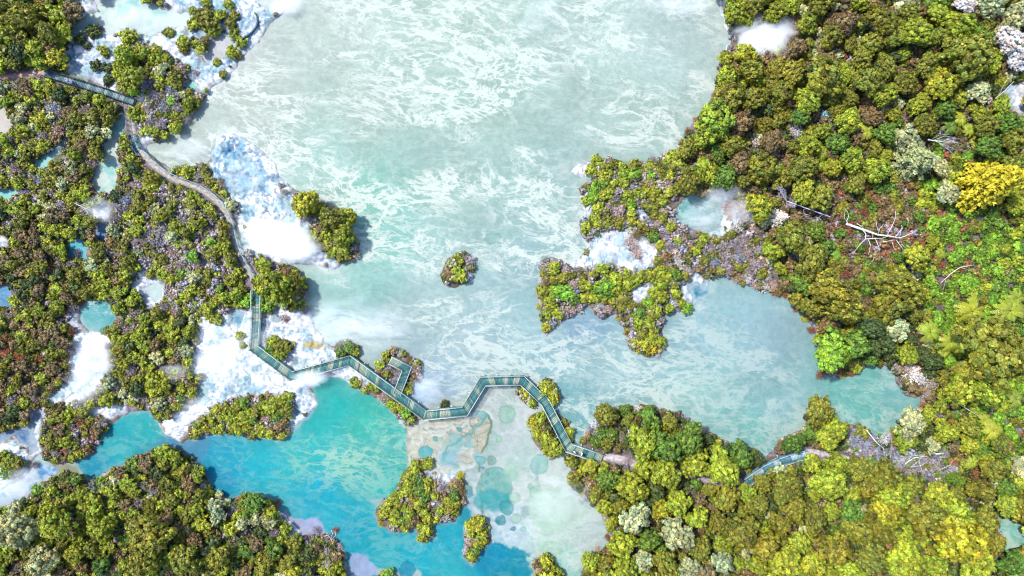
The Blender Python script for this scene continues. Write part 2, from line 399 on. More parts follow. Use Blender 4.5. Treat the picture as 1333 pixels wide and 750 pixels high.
def col_mat(name, rough=.7, spec=.3, scale=6.0, amt=.35):
    """object colour times the mesh's own colour, with grain"""
    m, nt, out = new_mat(name)
    oi = N(nt, 'ShaderNodeObjectInfo'); at = N(nt, 'ShaderNodeAttribute', attribute_name='Col')
    tc = N(nt, 'ShaderNodeTexCoord')
    c = mixcol(nt, 1.0, oi.outputs['Color'], at.outputs['Color'], 'MULTIPLY')
    n = noise(nt, tc.outputs['Object'], scale, 5)
    f = ramp(nt, n, (.3, .7, 1 - amt, 1 + amt))
    c = mixcol(nt, 1.0, c, f, 'MULTIPLY')
    pb = N(nt, 'ShaderNodeBsdfPrincipled'); pb.inputs['Roughness'].default_value = rough
    pb.inputs['Specular IOR Level'].default_value = spec
    L(nt, c, pb.inputs['Base Color'])
    b = N(nt, 'ShaderNodeBump'); b.inputs['Strength'].default_value = .3; b.inputs['Distance'].default_value = .03
    L(nt, n, b.inputs['Height']); L(nt, b.outputs[0], pb.inputs['Normal'])
    L(nt, pb.outputs[0], out.inputs[0])
    return m


M_LEAF = foliage_mat('leaves'); M_NEEDLE = foliage_mat('needles', .15, .6, .15)
M_BARK = col_mat('bark', .85, .15); M_WOOD = col_mat('weathered_timber', .7, .25); M_PAINT = col_mat('rail_timber', .5, .3, 3, .15)
M_PATH = col_mat('path_surface', .9, .1, 2.2, .35); M_CLOTH = col_mat('clothing', .9, .1, 8, .1)

# ground
m, nt, out = new_mat('ground_and_sinter')
at = N(nt, 'ShaderNodeAttribute', attribute_name='Col'); tc = N(nt, 'ShaderNodeTexCoord')
n1 = noise(nt, tc.outputs['Object'], 1.6, 6, .65); n2 = noise(nt, tc.outputs['Object'], 6.0, 4, .6)
c = mixcol(nt, 1.0, at.outputs['Color'], ramp(nt, n1, (.3, .7, .72, 1.2)), 'MULTIPLY')
pb = N(nt, 'ShaderNodeBsdfPrincipled'); pb.inputs['Roughness'].default_value = .85; pb.inputs['Specular IOR Level'].default_value = .2
L(nt, c, pb.inputs['Base Color'])
b = N(nt, 'ShaderNodeBump'); b.inputs['Strength'].default_value = .6; b.inputs['Distance'].default_value = .12
L(nt, math_(nt, 'ADD', n1, math_(nt, 'MULTIPLY', n2, .4)), b.inputs['Height']); L(nt, b.outputs[0], pb.inputs['Normal'])
L(nt, pb.outputs[0], out.inputs[0]); M_GROUND = m

# water: mineral colour from the mesh, foam filaments procedural
def water_mat(name, sc, foam_col, thr):
    m, nt, out = new_mat(name)
    at = N(nt, 'ShaderNodeAttribute', attribute_name='Col'); fo = N(nt, 'ShaderNodeAttribute', attribute_name='foam')
    tc = N(nt, 'ShaderNodeTexCoord'); mp = N(nt, 'ShaderNodeMapping'); mp.inputs['Rotation'].default_value = (0, 0, math.radians(24)); mp.inputs['Scale'].default_value = (.8, 1.25, 1)
    L(nt, tc.outputs['Object'], mp.inputs[0]); v = mp.outputs[0]
    def fil(scale, detail, dist, lo, hi, rough=.6):
        f = noise(nt, v, scale, detail, rough, dist)
        a = math_(nt, 'ABSOLUTE', math_(nt, 'SUBTRACT', f, .5))
        return ramp(nt, a, (lo, hi, 1.0, 0.0))
    wn = N(nt, 'ShaderNodeTexNoise'); wn.inputs['Scale'].default_value = .045 * sc; wn.inputs['Detail'].default_value = 3; L(nt, tc.outputs['Object'], wn.inputs['Vector'])
    wv = N(nt, 'ShaderNodeVectorMath', operation='SCALE'); wv.inputs[3].default_value = 7.0 / sc; L(nt, wn.outputs['Color'], wv.inputs[0])
    ad = N(nt, 'ShaderNodeVectorMath', operation='ADD'); L(nt, mp.outputs[0], ad.inputs[0]); L(nt, wv.outputs[0], ad.inputs[1])
    st = N(nt, 'ShaderNodeMapping'); st.inputs['Scale'].default_value = (.85, 1.15, 1); L(nt, ad.outputs[0], st.inputs[0]); v = st.outputs[0]
    big = ramp(nt, noise(nt, v, .050 * sc, 3, .5, .3), (.40, .62, 0.0, 1.0))
    cl = ramp(nt, noise(nt, v, .13 * sc, 9, .68, .3), (.55, .70, 0.0, 1.0))
    f1 = fil(.13 * sc, 9, .4, 0.0, .048, .66); f2 = fil(.30 * sc, 7, .5, 0.0, .060, .66); f3 = fil(.9 * sc, 5, .4, 0.0, .09)
    web = math_(nt, 'ADD', math_(nt, 'MULTIPLY', f1, 1.0), math_(nt, 'MULTIPLY', f2, .62))
    web = math_(nt, 'ADD', web, math_(nt, 'MULTIPLY', f3, .14))
    web = math_(nt, 'MULTIPLY', web, math_(nt, 'ADD', math_(nt, 'MULTIPLY', big, .95), .22))
    tot = math_(nt, 'ADD', web, math_(nt, 'MULTIPLY', cl, .42))
    tot = math_(nt, 'SUBTRACT', math_(nt, 'MULTIPLY', tot, 1.12), .15, clamp=True)
    tot = math_(nt, 'MULTIPLY', tot, math_(nt, 'MULTIPLY', fo.outputs['Fac'], thr), clamp=True)
    mot = ramp(nt, noise(nt, tc.outputs['Object'], .8, 7, .7, .3), (.3, .7, .88, 1.10))
    mot2 = ramp(nt, noise(nt, tc.outputs['Object'], .07, 4, .6, .5), (.3, .7, .90, 1.10))
    base = mixcol(nt, 1.0, mixcol(nt, 1.0, at.outputs['Color'], mot, 'MULTIPLY'), mot2, 'MULTIPLY')
    c = mixcol(nt, tot, base, foam_col)
    pb = N(nt, 'ShaderNodeBsdfPrincipled'); pb.inputs['Roughness'].default_value = .5; pb.inputs['Specular IOR Level'].default_value = .10
    L(nt, c, pb.inputs['Base Color'])
    b = N(nt, 'ShaderNodeBump'); b.inputs['Strength'].default_value = .25; b.inputs['Distance'].default_value = .05
    L(nt, noise(nt, v, 1.7, 6, .65, .4), b.inputs['Height']); L(nt, b.outputs[0], pb.inputs['Normal'])
    L(nt, pb.outputs[0], out.inputs[0])
    return m


M_LAKE = water_mat('milky_lake_water', 1.0, alb(244, 253, 248), 1.0)
M_TURQ = water_mat('turquoise_water', 1.2, alb(206, 238, 214), .62)
M_POOL = water_mat('hot_pool_water', 1.8, alb(235, 248, 250), .8)

# ------------------------------------------------------------------ ground sheet
def lerp(a, b, t): return a * (1 - t[..., None]) + np.asarray(b, float) * t[..., None]


base = lerp(np.broadcast_to(np.array((.050, .040, .030)), PX.shape + (3,)), (.085, .065, .085), sm(.4, .65, N1))
base = lerp(base, (.055, .075, .02), sm(.5, .7, fbm(PX, PY, 14, 101, 3)) * .8)
base = lerp(base, (.15, .12, .12), sm(.55, .75, N3) * .6)
mauve = np.maximum(sm(-10, 25, sdf([(872, 250), (1000, 250), (1015, 375), (960, 372), (900, 365), (850, 330)], PX, PY)), sm(-6, 10, sdf([(1085, 550), (1150, 562), (1210, 590), (1262, 620), (1230, 640), (1180, 615), (1100, 605)], PX, PY)))
base = lerp(base, (.095, .082, .092), mauve * sm(.35, .6, N2))
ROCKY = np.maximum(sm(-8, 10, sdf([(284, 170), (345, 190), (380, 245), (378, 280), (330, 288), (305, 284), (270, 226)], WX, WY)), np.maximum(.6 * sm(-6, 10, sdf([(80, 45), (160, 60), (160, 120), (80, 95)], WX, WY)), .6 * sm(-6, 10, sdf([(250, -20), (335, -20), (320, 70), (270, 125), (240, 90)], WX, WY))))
sc_ = lerp(np.broadcast_to(np.array((.36, .362, .37)), PX.shape + (3,)), alb(150, 200, 245), sm(.82, .97, ridge) * (.30 + .6 * ROCKY))  # blue rock-shadow tinge, mixed with mineral blue, painted into the white sinter and crevices
sc_ = lerp(sc_, alb(212, 216, 244), sm(.54, .72, fbm(PX, PY, 18, 111, 4)) * .6)
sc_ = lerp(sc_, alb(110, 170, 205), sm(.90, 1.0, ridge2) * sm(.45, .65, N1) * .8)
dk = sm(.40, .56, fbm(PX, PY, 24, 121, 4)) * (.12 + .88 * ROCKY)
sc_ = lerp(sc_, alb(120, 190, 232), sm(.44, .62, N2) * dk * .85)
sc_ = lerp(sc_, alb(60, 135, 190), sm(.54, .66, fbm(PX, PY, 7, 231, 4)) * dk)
sc_ = lerp(sc_, alb(190, 228, 244), sm(.50, .64, fbm(PX, PY, 16, 311, 4)) * .75)
sc_ = lerp(sc_, alb(120, 195, 225), sm(.60, .70, fbm(PX, PY, 13, 321, 4)) * .6)
sc_ = lerp(sc_, alb(205, 190, 165), sm(4, -4, D_SIN) * sm(.5, .65, N1) * .6)
sc_ = lerp(sc_, alb(150, 160, 190), sm(.60, .70, N3) * (.25 + .5 * ROCKY))
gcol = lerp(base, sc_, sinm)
rim = sm(0, .8, DD) * sm(6, 1.5, DD) * sm(.47, .62, fbm(PX, PY, 11, 131, 3))
gcol = lerp(gcol, alb(225, 222, 232), rim * .8)
rim2 = sm(0, 1, DD) * sm(7, 1.5, DD) * sm(.52, .62, fbm(PX, PY, 20, 141, 3)) * (1 - sinm)
gcol = lerp(gcol, alb(190, 140, 105), rim2 * .75)
ochre = sm(-2, 4, sdf([(395, 448), (410, 443), (424, 444), (424, 451), (398, 455)], WX, WY))
gcol = lerp(gcol, alb(235, 205, 130), ochre)
gcol = lerp(gcol, alb(190, 175, 185), sm(9, 6, D_PATH) * .5)
k_ = 1.0
V = np.stack([(PX - 666.5) * S, (375 - PY) * S, HG], -1).reshape(-1, 3)
ii, jj = np.meshgrid(np.arange(NX - 1), np.arange(NY - 1))
a_ = (jj * NX + ii).ravel(); QALL = np.stack([a_, a_ + NX, a_ + NX + 1, a_ + 1], -1)
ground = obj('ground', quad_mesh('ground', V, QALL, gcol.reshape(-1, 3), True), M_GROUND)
tag(ground, kind='structure')

# ------------------------------------------------------------------ water sheet
def idw(pts, X, Y, power=3.0):
    num = np.zeros(X.shape + (3,)); den = np.zeros(X.shape)
    for x, y, c in pts:
        w = 1.0 / ((X - x) ** 2 + (Y - y) ** 2 + 60.0) ** (power / 2)
        num += w[..., None] * alb(*c); den += w
    return num / den[..., None]


def water_colour(X, Y):
    wx, wy = warp(X, Y, 9, 3)
    lake = idw([(420, 20, (199, 216, 209)), (600, 30, (191, 214, 203)), (760, 40, (194, 216, 211)), (880, 40, (199, 220, 218)), (330, 130, (190, 204, 196)), (480, 130, (184, 206, 197)), (640, 130, (178, 206, 197)),
                (800, 140, (184, 208, 201)), (240, 190, (182, 200, 193)), (420, 220, (172, 208, 201)), (480, 260, (144, 204, 191)), (500, 320, (150, 206, 197)), (480, 370, (154, 204, 199)), (600, 240, (176, 206, 199)), (720, 250, (174, 204, 201)),
                (560, 380, (176, 206, 207)), (660, 400, (172, 204, 209)), (500, 430, (190, 212, 218)), (600, 450, (184, 208, 215)), (780, 470, (170, 204, 209)), (900, 440, (158, 196, 206)), (1000, 440, (164, 198, 210)), (1020, 520, (154, 198, 205)),
                (900, 510, (164, 206, 205)), (1120, 515, (122, 198, 191)), (1170, 510, (134, 197, 198)), (970, 560, (134, 198, 197)), (560, 500, (169, 197, 218)), (740, 540, (134, 192, 201)), (690, 400, (164, 200, 205)), (760, 420, (144, 182, 208)),
                (270, 210, (184, 197, 196)), (280, 60, (199, 200, 205))], wx, wy)
    bay = idw([(660, 530, (206, 214, 216)), (700, 560, (210, 214, 220)), (620, 650, (185, 203, 219)), (660, 620, (205, 218, 216)), (700, 640, (215, 226, 219)), (740, 680, (206, 234, 214)), (720, 700, (200, 230, 214)), (660, 690, (198, 213, 230)),
               (730, 740, (160, 220, 209)), (640, 690, (160, 203, 219)), (770, 690, (206, 222, 226)), (560, 560, (200, 200, 189)), (600, 600, (185, 203, 204))], wx, wy)
    bv = 1 - np.abs(2 * fbm(wx, wy, 34, 291, 5) - 1)
    bay = lerp(bay, alb(228, 236, 240), sm(.88, .99, bv) * .6)
    bay = lerp(bay, alb(178, 208, 200), sm(.52, .66, fbm(wx, wy, 30, 301, 4)) * .5)
    D_T = sdf(TURQ, wx, wy)
    tq = idw([(150, 580, (0, 182, 196)), (190, 555, (6, 188, 194)), (120, 605, (0, 160, 196)), (300, 600, (0, 170, 200)), (280, 630, (0, 152, 196)), (340, 600, (11, 182, 200)), (390, 600, (36, 188, 190)), (430, 530, (8, 186, 182)), (480, 545, (56, 198, 182)),
              (450, 600, (84, 192, 187)), (500, 590, (90, 195, 187)), (510, 630, (46, 192, 190)), (420, 640, (8, 176, 200)), (460, 690, (4, 174, 202)), (400, 660, (26, 175, 200)), (540, 720, (22, 178, 200)), (580, 700, (26, 175, 200)), (590, 740, (46, 180, 195)),
              (660, 740, (8, 152, 178)), (640, 725, (0, 150, 190)), (230, 585, (16, 140, 200)), (500, 700, (16, 182, 200))], wx, wy)
    s_bay = sdf([(525, 540), (600, 520), (640, 498), (690, 500), (712, 530), (735, 590), (745, 640), (785, 660), (798, 760), (700, 800), (600, 760), (580, 640), (530, 610)], wx, wy)
    c = lerp(lake, bay, sm(-14, 14, s_bay)) if False else lake * (1 - sm(-14, 14, s_bay))[..., None] + bay * sm(-14, 14, s_bay)[..., None]
    t = sm(-3.0, 2.5, D_T)[..., None]
    c = c * (1 - t) + tq * t
    foam = (.92 - .22 * sm(340, 470, wy)) * (1 - .40 * sm(840, 930, wx) * sm(340, 400, wy)) * (1 - .4 * sm(-10, 10, s_bay))
    foam = np.where(D_T > 0, .28 + .75 * np.exp(-(((X - 460) / 90) ** 2 + ((Y - 590) / 45) ** 2)) + 1.3 * np.exp(-(((X - 195) / 26) ** 2 + ((Y - 562) / 14) ** 2)), foam)
    
    # the silt fan below the boardwalk: bands of tan, cream and green
    fx, fy = warp(X, Y, 5, 1.5)
    df = sdf(FAN, fx, fy)
    r = np.hypot((fx - 634) * 1.0, (fy - 520) * 1.5) + 60 * fbm(X, Y, 34, 151, 3)
    band = .5 + .5 * np.sin(r * .26 + 7 * fbm(X, Y, 30, 191, 2))
    fc = lerp(np.broadcast_to(alb(214, 209, 194), X.shape + (3,)), alb(224, 206, 176), sm(.45, .7, fbm(X, Y, 20, 161, 3)))
    fc = lerp(fc, alb(228, 226, 220), sm(.80, .99, band) * sm(.4, .6, fbm(X, Y, 25, 211, 2)) * .8)
    fc = lerp(fc, alb(150, 178, 165), sm(.10, .0, band) * sm(.35, .6, fbm(X, Y, 25, 221, 2)) * .7)
    vein = 1 - np.abs(2 * fbm(fx, fy, 26, 271, 4) - 1)
    fc = lerp(fc, alb(236, 236, 232), sm(.91, .98, vein) * .85)
    vein2 = 1 - np.abs(2 * fbm(fx, fy, 17, 281, 3) - 1)
    fc = lerp(fc, alb(140, 165, 150), sm(.945, .985, vein2) * .75)
    wet = sm(.5, .62, fbm(X + 40, Y, 24, 171, 3)) * sm(560, 600, X)
    fc = lerp(fc, alb(150, 208, 214), wet * .8)
    blue = np.exp(-(((X - 585) / 16) ** 2 + ((Y - 598) / 9) ** 2))
    fc = lerp(fc, alb(120, 200, 235), np.clip(blue * .8, 0, .45))
    tt = sm(-1.0, 1.2, df)[..., None]
    c = c * (1 - tt) + fc * tt
    edge = np.exp(-(df / 1.3) ** 2) * .6
    c = lerp(c, alb(150, 165, 135), edge)
    foam = foam * (1 - .9 * sm(-2, 2, df))
    for line, col_, w_, s_ in (([(630, 533), (636, 548), (637, 562), (631, 582), (625, 596), (622, 618), (624, 634), (630, 650), (630, 674)], (95, 145, 120), 1.5, .9),
                               ([(622, 618), (619, 636), (624, 648)], (228, 230, 228), 2.2, .9), ([(632, 538), (626, 552), (612, 566), (596, 572), (582, 580), (580, 604)], (105, 180, 178), 1.8, .85),
                               ([(618, 540), (606, 556), (580, 560), (556, 572)], (236, 238, 234), 1.6, .9), ([(628, 590), (616, 604), (600, 612), (590, 618)], (225, 245, 250), 2.6, .85), ([(560, 556), (590, 552), (620, 545)], (242, 240, 237), 1.4, .85),
                               ([(626, 530), (634, 536), (638, 542)], (238, 244, 244), 1.8, .9), ([(552, 608), (572, 606), (580, 614)], (232, 226, 206), 2.2, .7), ([(690, 548), (676, 542), (664, 534)], (225, 226, 228), 1.6, .4)):
        dl = pdist(line, fx, fy)
        c = lerp(c, alb(*col_), np.exp(-(dl / w_) ** 2) * s_)
    for p_, col_ in SHELVES:
        d = sdf(p_, fx, fy)
        c = lerp(c, alb(*col_), sm(-2.0, 2.0, d) * .92); foam = foam * (1 - .8 * sm(-2, 2, d))
    vx, vy = warp(X, Y, 2.6, 1.3)
    for x, y, rx, ry, col_, e in VENTS:
        q = (1 - np.hypot((vx - x) / rx, (vy - y) / ry)) * min(rx, ry)
        msk = sm(-e * .7, e * .7, q)
        c = lerp(c, alb(*col_), msk * (.55 + .5 * fbm(X, Y, 6, 241, 3)))
        c = lerp(c, alb(*[k * .84 for k in col_]), np.exp(-(q / (.5 + .25 * e)) ** 2) * .6 * (e < 3))
        foam = foam * (1 - .7 * msk)
    # pools on land
    pc = {'milky_pool': (216, 238, 238), 'inlet': (205, 204, 214), 'small_green_pool': (90, 225, 215), 'stream': (222, 242, 238), 'pale_pond': (226, 216, 212), 'cyan_stream': (160, 235, 240), 'cyan_pond': (140, 232, 238), 'blue_pond': (70, 195, 222),
          'blue_pond_b': (60, 130, 200), 'west_pond': (80, 160, 215), 'teal_pond': (75, 190, 200), 'cyan_patch': (195, 240, 248), 'sinter_pool_a': (60, 165, 215), 'sinter_pool_b': (90, 195, 235), 'sinter_pool_c': (40, 130, 180), 'sinter_pool_d': (120, 205, 225),
                'rock_pool': (50, 150, 205), 'rock_pool_b': (40, 150, 200), 'rock_pool_c': (70, 160, 215), 'white_pond': (246, 252, 252), 'steam_pool': (120, 190, 195), 'shore_pool': (50, 150, 190), 'pen_pool_a': (60, 150, 200), 'pen_pool_b': (60, 150, 200),
          'corner_stream': (205, 238, 224), 'corner_pond': (170, 195, 235), 'stream_w': (40, 110, 175), 'corner_flat': (205, 222, 245)}
    wx2, wy2 = warp(X, Y)
    for n_, p_ in POOLS.items():
        d = sdf(p_, wx2, wy2); t = sm(-6, -3.5, d)
        cc = np.broadcast_to(alb(*pc[n_]), X.shape + (3,))
        if n_ == 'corner_flat': cc = lerp(cc, alb(80, 160, 222), sm(.42, .58, fbm(X, Y, 14, 331, 4)))
        if n_ in ('stream', 'teal_pond', 'steam_pool', 'milky_pool', 'corner_stream'):
            cc = lerp(cc, alb(*[max(0, k * f) for k, f in zip(pc[n_], (.5, .9, .92))]), sm(.5, .66, fbm(X, Y, 16, 181, 3)) * .7)
        c = c * (1 - t[..., None]) + cc * t[..., None]
        foam = np.where(t > .5, .7 if n_ in ('steam_pool', 'teal_pond', 'corner_stream') else .25, foam)
    # milky outflow and pale shallows along the shores
    halo = np.clip(np.exp(np.minimum(D_SIN, 0) / 9.0) * sm(.30, .62, fbm(wx, wy, 16, 251, 4)), 0, 1) * sm(-40, -20, D_SIN) if D_SIN.shape == X.shape else 0
    c = lerp(c, alb(240, 248, 252), halo * .5 * (1 - sm(-3, 3, D_T) * .75))
    shal = np.exp(-np.abs(np.minimum(DD, 0)) / 2.2) * sm(.35, .65, fbm(X, Y, 12, 261, 3))
    c = lerp(c, alb(196, 214, 220), shal * .5)
    plume = np.exp(-(((wx - 548) / 14) ** 2 + ((wy - 506) / 18) ** 2))
    c = lerp(c, alb(120, 175, 240), np.clip(plume, 0, 1) * .55)
    return c, foam, D_T


need = DD < 9
VW = V.copy(); VW[:, 2] = 0.0
wc, wf, DT = water_colour(PX, PY)
nm = need.ravel()
fmask = nm[QALL].all(1)
cx = PX.ravel()[QALL].mean(1); cy = PY.ravel()[QALL].mean(1)
in_pool = (D_POOL.ravel()[QALL] > -7).any(1) & (D_LAND.ravel()[QALL] > -2).all(1)
in_turq = (DT.ravel()[QALL] > 0).mean(1) > .5
lab = np.where(in_pool, 2, np.where(in_turq, 1, 0))
for k, (nm_, mt_) in enumerate((('lake', M_LAKE), ('turquoise_pool', M_TURQ), ('hot_pools', M_POOL))):
    q = QALL[fmask & (lab == k)]
    if len(q) == 0: continue
    u, inv = np.unique(q, return_inverse=True)
    me = quad_mesh(nm_, VW[u], inv.reshape(-1, 4), wc.reshape(-1, 3)[u], True)
    a = me.attributes.new('foam', 'FLOAT', 'POINT'); a.data.foreach_set('value', wf.ravel()[u].astype(np.float32))
    tag(obj(nm_ + '_water' if k else 'lake', me, mt_), kind='structure')

# ------------------------------------------------------------------ plant prototypes
BLOBV = []
for fz in range(6):
    for i in range(3):
        for j in range(3):
            u_, v_ = i - 1, j - 1
            p = [(1, u_, v_), (-1, v_, u_), (v_, 1, u_), (u_, -1, v_), (u_, v_, 1), (v_, u_, -1)][fz]
            p = np.array(p, float); BLOBV.append(p / np.linalg.norm(p))
BLOBV = np.array(BLOBV); BLOBQ = np.array([(f * 9 + i * 3 + j, f * 9 + i * 3 + j + 1, f * 9 + (i + 1) * 3 + j + 1, f * 9 + (i + 1) * 3 + j) for f in range(6) for i in range(2) for j in range(2)])


def unit(v): return v / (np.linalg.norm(v, axis=-1, keepdims=True) + 1e-9)


def leaf_quads(P, Nrm, size, r, aspect=1.4):
    """one small quad per point, facing Nrm"""
    n = len(P)
    t = unit(np.cross(Nrm, unit(r.normal(size=(n, 3))))); b = np.cross(Nrm, t)
    s = (size * r.uniform(.7, 1.35, n))[:, None]
    a = t * s * .5 * aspect; c = b * s * .5
    V = np.stack([P - a - c * .6, P - c * .2 + a * .2 - c, P + a + c * .4, P + c], 1)
    return V.reshape(-1, 3), np.arange(4 * n).reshape(-1, 4)


def clump_crown(seed, n_cl, rc, per, leaf, hz, zc, irregular=.12, zlow=-.3, jit=.55, core=0.0):
    r = np.random.default_rng(seed)
    m = int(r.integers(3, 6)) if core else 1
    dom = [(r.uniform(-.12, .12), r.uniform(-.12, .12), r.uniform(-.05, .10), r.uniform(.62, .78))]
    a0 = r.uniform(0, 6.28)
    for k in range(m):
        a_ = a0 + 6.283 * k / m + r.uniform(-.5, .5); q = r.uniform(.36, .56); o_ = r.uniform(.42, .62)
        dom.append((o_ * math.cos(a_), o_ * math.sin(a_), r.uniform(-.28, .06), q))
    if not core: dom = [(0, 0, 0, 1.0)]
    wts = np.array([d[3] ** 2 for d in dom]); wts /= wts.sum(); C = []
    for (dx, dy, dz, dr), w_ in zip(dom, wts):
        nn_ = int(n_cl * w_ * (1.75 if core else 1)) + 2
        i = np.arange(nn_) + .5; z = zlow + (1 - zlow) * i / nn_; ph = i * 2.39996 + r.uniform(0, 6)
        rad = np.sqrt(np.clip(1 - z * z, 0, 1))
        P = np.stack([rad * np.cos(ph), rad * np.sin(ph), z], 1) * dr * (1 - .5 * rc[1]) + np.array((dx, dy, dz)) + r.normal(size=(nn_, 3)) * irregular * dr
        ok = np.ones(nn_, bool)
        for ex, ey, ez, er in dom:
            if (ex, ey) != (dx, dy): ok &= np.linalg.norm(P - np.array((ex, ey, ez)), axis=1) > er * .72
        ok &= r.random(nn_) > (.16 if core else 0)
        C.append(P[ok])
    C = np.concatenate(C); n_cl = len(C)
    rcl = r.uniform(rc[0], rc[1], n_cl)
    C = C * np.array((1, 1, hz))
    C[:, 2] += zc
    tone = r.uniform(.5, 1.5, n_cl)
    hue = r.normal(0, .13, n_cl)
    V, Q, K = [], [], []; nv = 0
    for c, rr, t, h in zip(C, rcl, tone, hue):
        u = unit(r.normal(size=(per, 3)) + .55 * unit(c - np.array((0, 0, zc - .5 * hz))))
        P = c + u * rr * (r.uniform(.70, 1.12, per) + (r.random(per) < .14) * r.uniform(0, .6, per))[:, None] * np.array((1, 1, .85))
        nn = unit(u + r.normal(size=(per, 3)) * jit + .55 * unit(c - np.array((0, 0, zc - .3 * hz))))
        v, q = leaf_quads(P, nn, leaf, r)
        k = np.repeat(t * r.uniform(.62, 1.38, per), 4)
        hh = np.repeat(h + r.normal(0, .14, per), 4)
        V.append(v); Q.append(q + nv); nv += len(v); K.append(np.stack([k * (1 + hh), k * (1 + .15 * hh), k * (1 - .5 * hh)], 1))
        v = c + BLOBV * rr * .80 * np.array((1, 1, .85)) * r.uniform(.9, 1.1, (len(BLOBV), 1))
        V.append(v); Q.append(BLOBQ + nv); nv += len(v); K.append(np.full((len(v), 3), t * .85))
    if core:
        for dx, dy, dz, dr in dom:
            v = BLOBV * dr * .68 * np.array((1, 1, hz)) + np.array((dx, dy, zc + dz * hz - .03)); V.append(v); Q.append(BLOBQ + nv); nv += len(v); K.append(np.full((len(v), 3), .75))
    return np.concatenate(V), np.concatenate(Q), np.clip(np.concatenate(K), .2, 2)


def trunk_mesh(seed, top, r0, limbs, reach, hz):
    r = random.Random(seed); mb = MB()
    bend = [(r.uniform(-.1, .1), r.uniform(-.1, .1)) for _ in range(3)]
    pts = [(0, 0, -.12), (bend[0][0] * .5, bend[0][1] * .5, top * .35), (bend[1][0], bend[1][1], top * .7), (bend[2][0], bend[2][1], top)]
    mb.tube(pts, [r0 * 1.25, r0, r0 * .75, r0 * .3], 6)
    for k in range(limbs):
        a = 2 * math.pi * k / limbs + r.uniform(-.4, .4); z0 = top * r.uniform(.45, .75); R = reach * r.uniform(.6, .9)
        p0 = (bend[1][0] * .7, bend[1][1] * .7, z0)
        mb.tube([p0, (R * .45 * math.cos(a), R * .45 * math.sin(a), z0 + .22 * hz), (R * math.cos(a), R * math.sin(a), z0 + hz * r.uniform(.35, .6))], [r0 * .5, r0 * .36, r0 * .12], 6)
    return mb.mesh('trunk', True)


PROTO = {}
def proto(kind, n, fn):
    PROTO[kind] = [fn(k) for k in range(n)]


def crown_me(name, args):
    V, Q, K = args
    return quad_mesh(name, V, Q, K), args


def broad(k):
    me, ar = crown_me('broadleaf_crown', clump_crown(100 + k, 84 + 6 * (k % 4), (.065, .185), 36, .075, .80 + .08 * (k % 3), 1.35, .12, -.2, .6, .66))
    return me, trunk_mesh(k, 1.5, .075, 6, .75, .9), ar
def scrub(k):
    me, ar = crown_me('scrub_crown', clump_crown(200 + k, 34 + 3 * (k % 4), (.09, .27), 36, .125, .85 + .1 * (k % 3), 1.25, .24, -.2, .75, .55))
    return me, trunk_mesh(50 + k, 1.3, .06, 5, .7, .8), ar
def bushp(k):
    me, ar = crown_me('bush', clump_crown(300 + k, 34 + 3 * (k % 3), (.10, .26), 38, .12, .8, .45, .18, -.1, .6, .58))
    return me, None, ar


proto('broadleaf_tree', 14, broad); proto('scrub_tree', 12, scrub); proto('bush', 10, bushp)


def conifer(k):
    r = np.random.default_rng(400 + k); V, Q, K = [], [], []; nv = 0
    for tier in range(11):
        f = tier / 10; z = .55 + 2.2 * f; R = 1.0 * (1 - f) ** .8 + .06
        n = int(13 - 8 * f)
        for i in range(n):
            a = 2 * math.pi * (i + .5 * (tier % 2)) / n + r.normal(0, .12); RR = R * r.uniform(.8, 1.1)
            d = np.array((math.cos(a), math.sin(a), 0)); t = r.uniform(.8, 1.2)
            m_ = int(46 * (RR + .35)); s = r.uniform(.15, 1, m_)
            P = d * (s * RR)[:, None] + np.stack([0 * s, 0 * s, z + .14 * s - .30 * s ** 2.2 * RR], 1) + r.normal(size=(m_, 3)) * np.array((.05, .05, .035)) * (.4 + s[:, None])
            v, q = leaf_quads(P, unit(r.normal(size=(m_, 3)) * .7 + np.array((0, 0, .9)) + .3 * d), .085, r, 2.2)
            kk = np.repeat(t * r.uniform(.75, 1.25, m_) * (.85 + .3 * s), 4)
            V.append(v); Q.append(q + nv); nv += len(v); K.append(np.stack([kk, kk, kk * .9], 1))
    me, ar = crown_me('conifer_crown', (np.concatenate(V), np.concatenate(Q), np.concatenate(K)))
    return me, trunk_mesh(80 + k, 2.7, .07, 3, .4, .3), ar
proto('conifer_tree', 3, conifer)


def fern(k):
    r = np.random.default_rng(500 + k); V, Q, K = [], [], []; nv = 0
    n = 17
    for i in range(n):
        a = 2 * math.pi * i / n + r.normal(0, .1); Lr = r.uniform(.8, 1.08); rise = r.uniform(.2, .55) if i % 3 else r.uniform(.5, .8)
        d = np.array((math.cos(a), math.sin(a), 0)); w = np.array((-math.sin(a), math.cos(a), 0)); t = r.uniform(.8, 1.2)
        s = np.linspace(.06, 1, 15)
        C = d * (s * Lr)[:, None]; C[:, 2] = 1.3 + rise * s - (rise + .28) * s ** 2.4
        hw = .155 * np.sin(math.pi * np.clip(s * .92 + .06, 0, 1)) ** .7 + .012
        for q_ in range(14):
            for sd in (-1, 1):
                a0, a1 = C[q_], C[q_] * .35 + C[q_ + 1] * .65
                tip = d * .05 + w * sd * hw[q_] + np.array((0, 0, -.05 * hw[q_] / .15))
                V.append(np.array([a0, a1, a1 + tip, a0 + tip * .95 - d * .004])); Q.append(np.array([[0, 1, 2, 3]]) + nv); nv += 4
                K.append(np.full((4, 3), t * r.uniform(.85, 1.15)))
    me, ar = crown_me('fern_fronds', (np.concatenate(V), np.concatenate(Q), np.concatenate(K)))
    mb = MB(); mb.tube([(0, 0, -.1), (.03, .02, .6), (0, 0, 1.28)], [.085, .07, .06], 6)
    return me, mb.mesh('trunk', True), ar
proto('tree_fern', 4, fern)


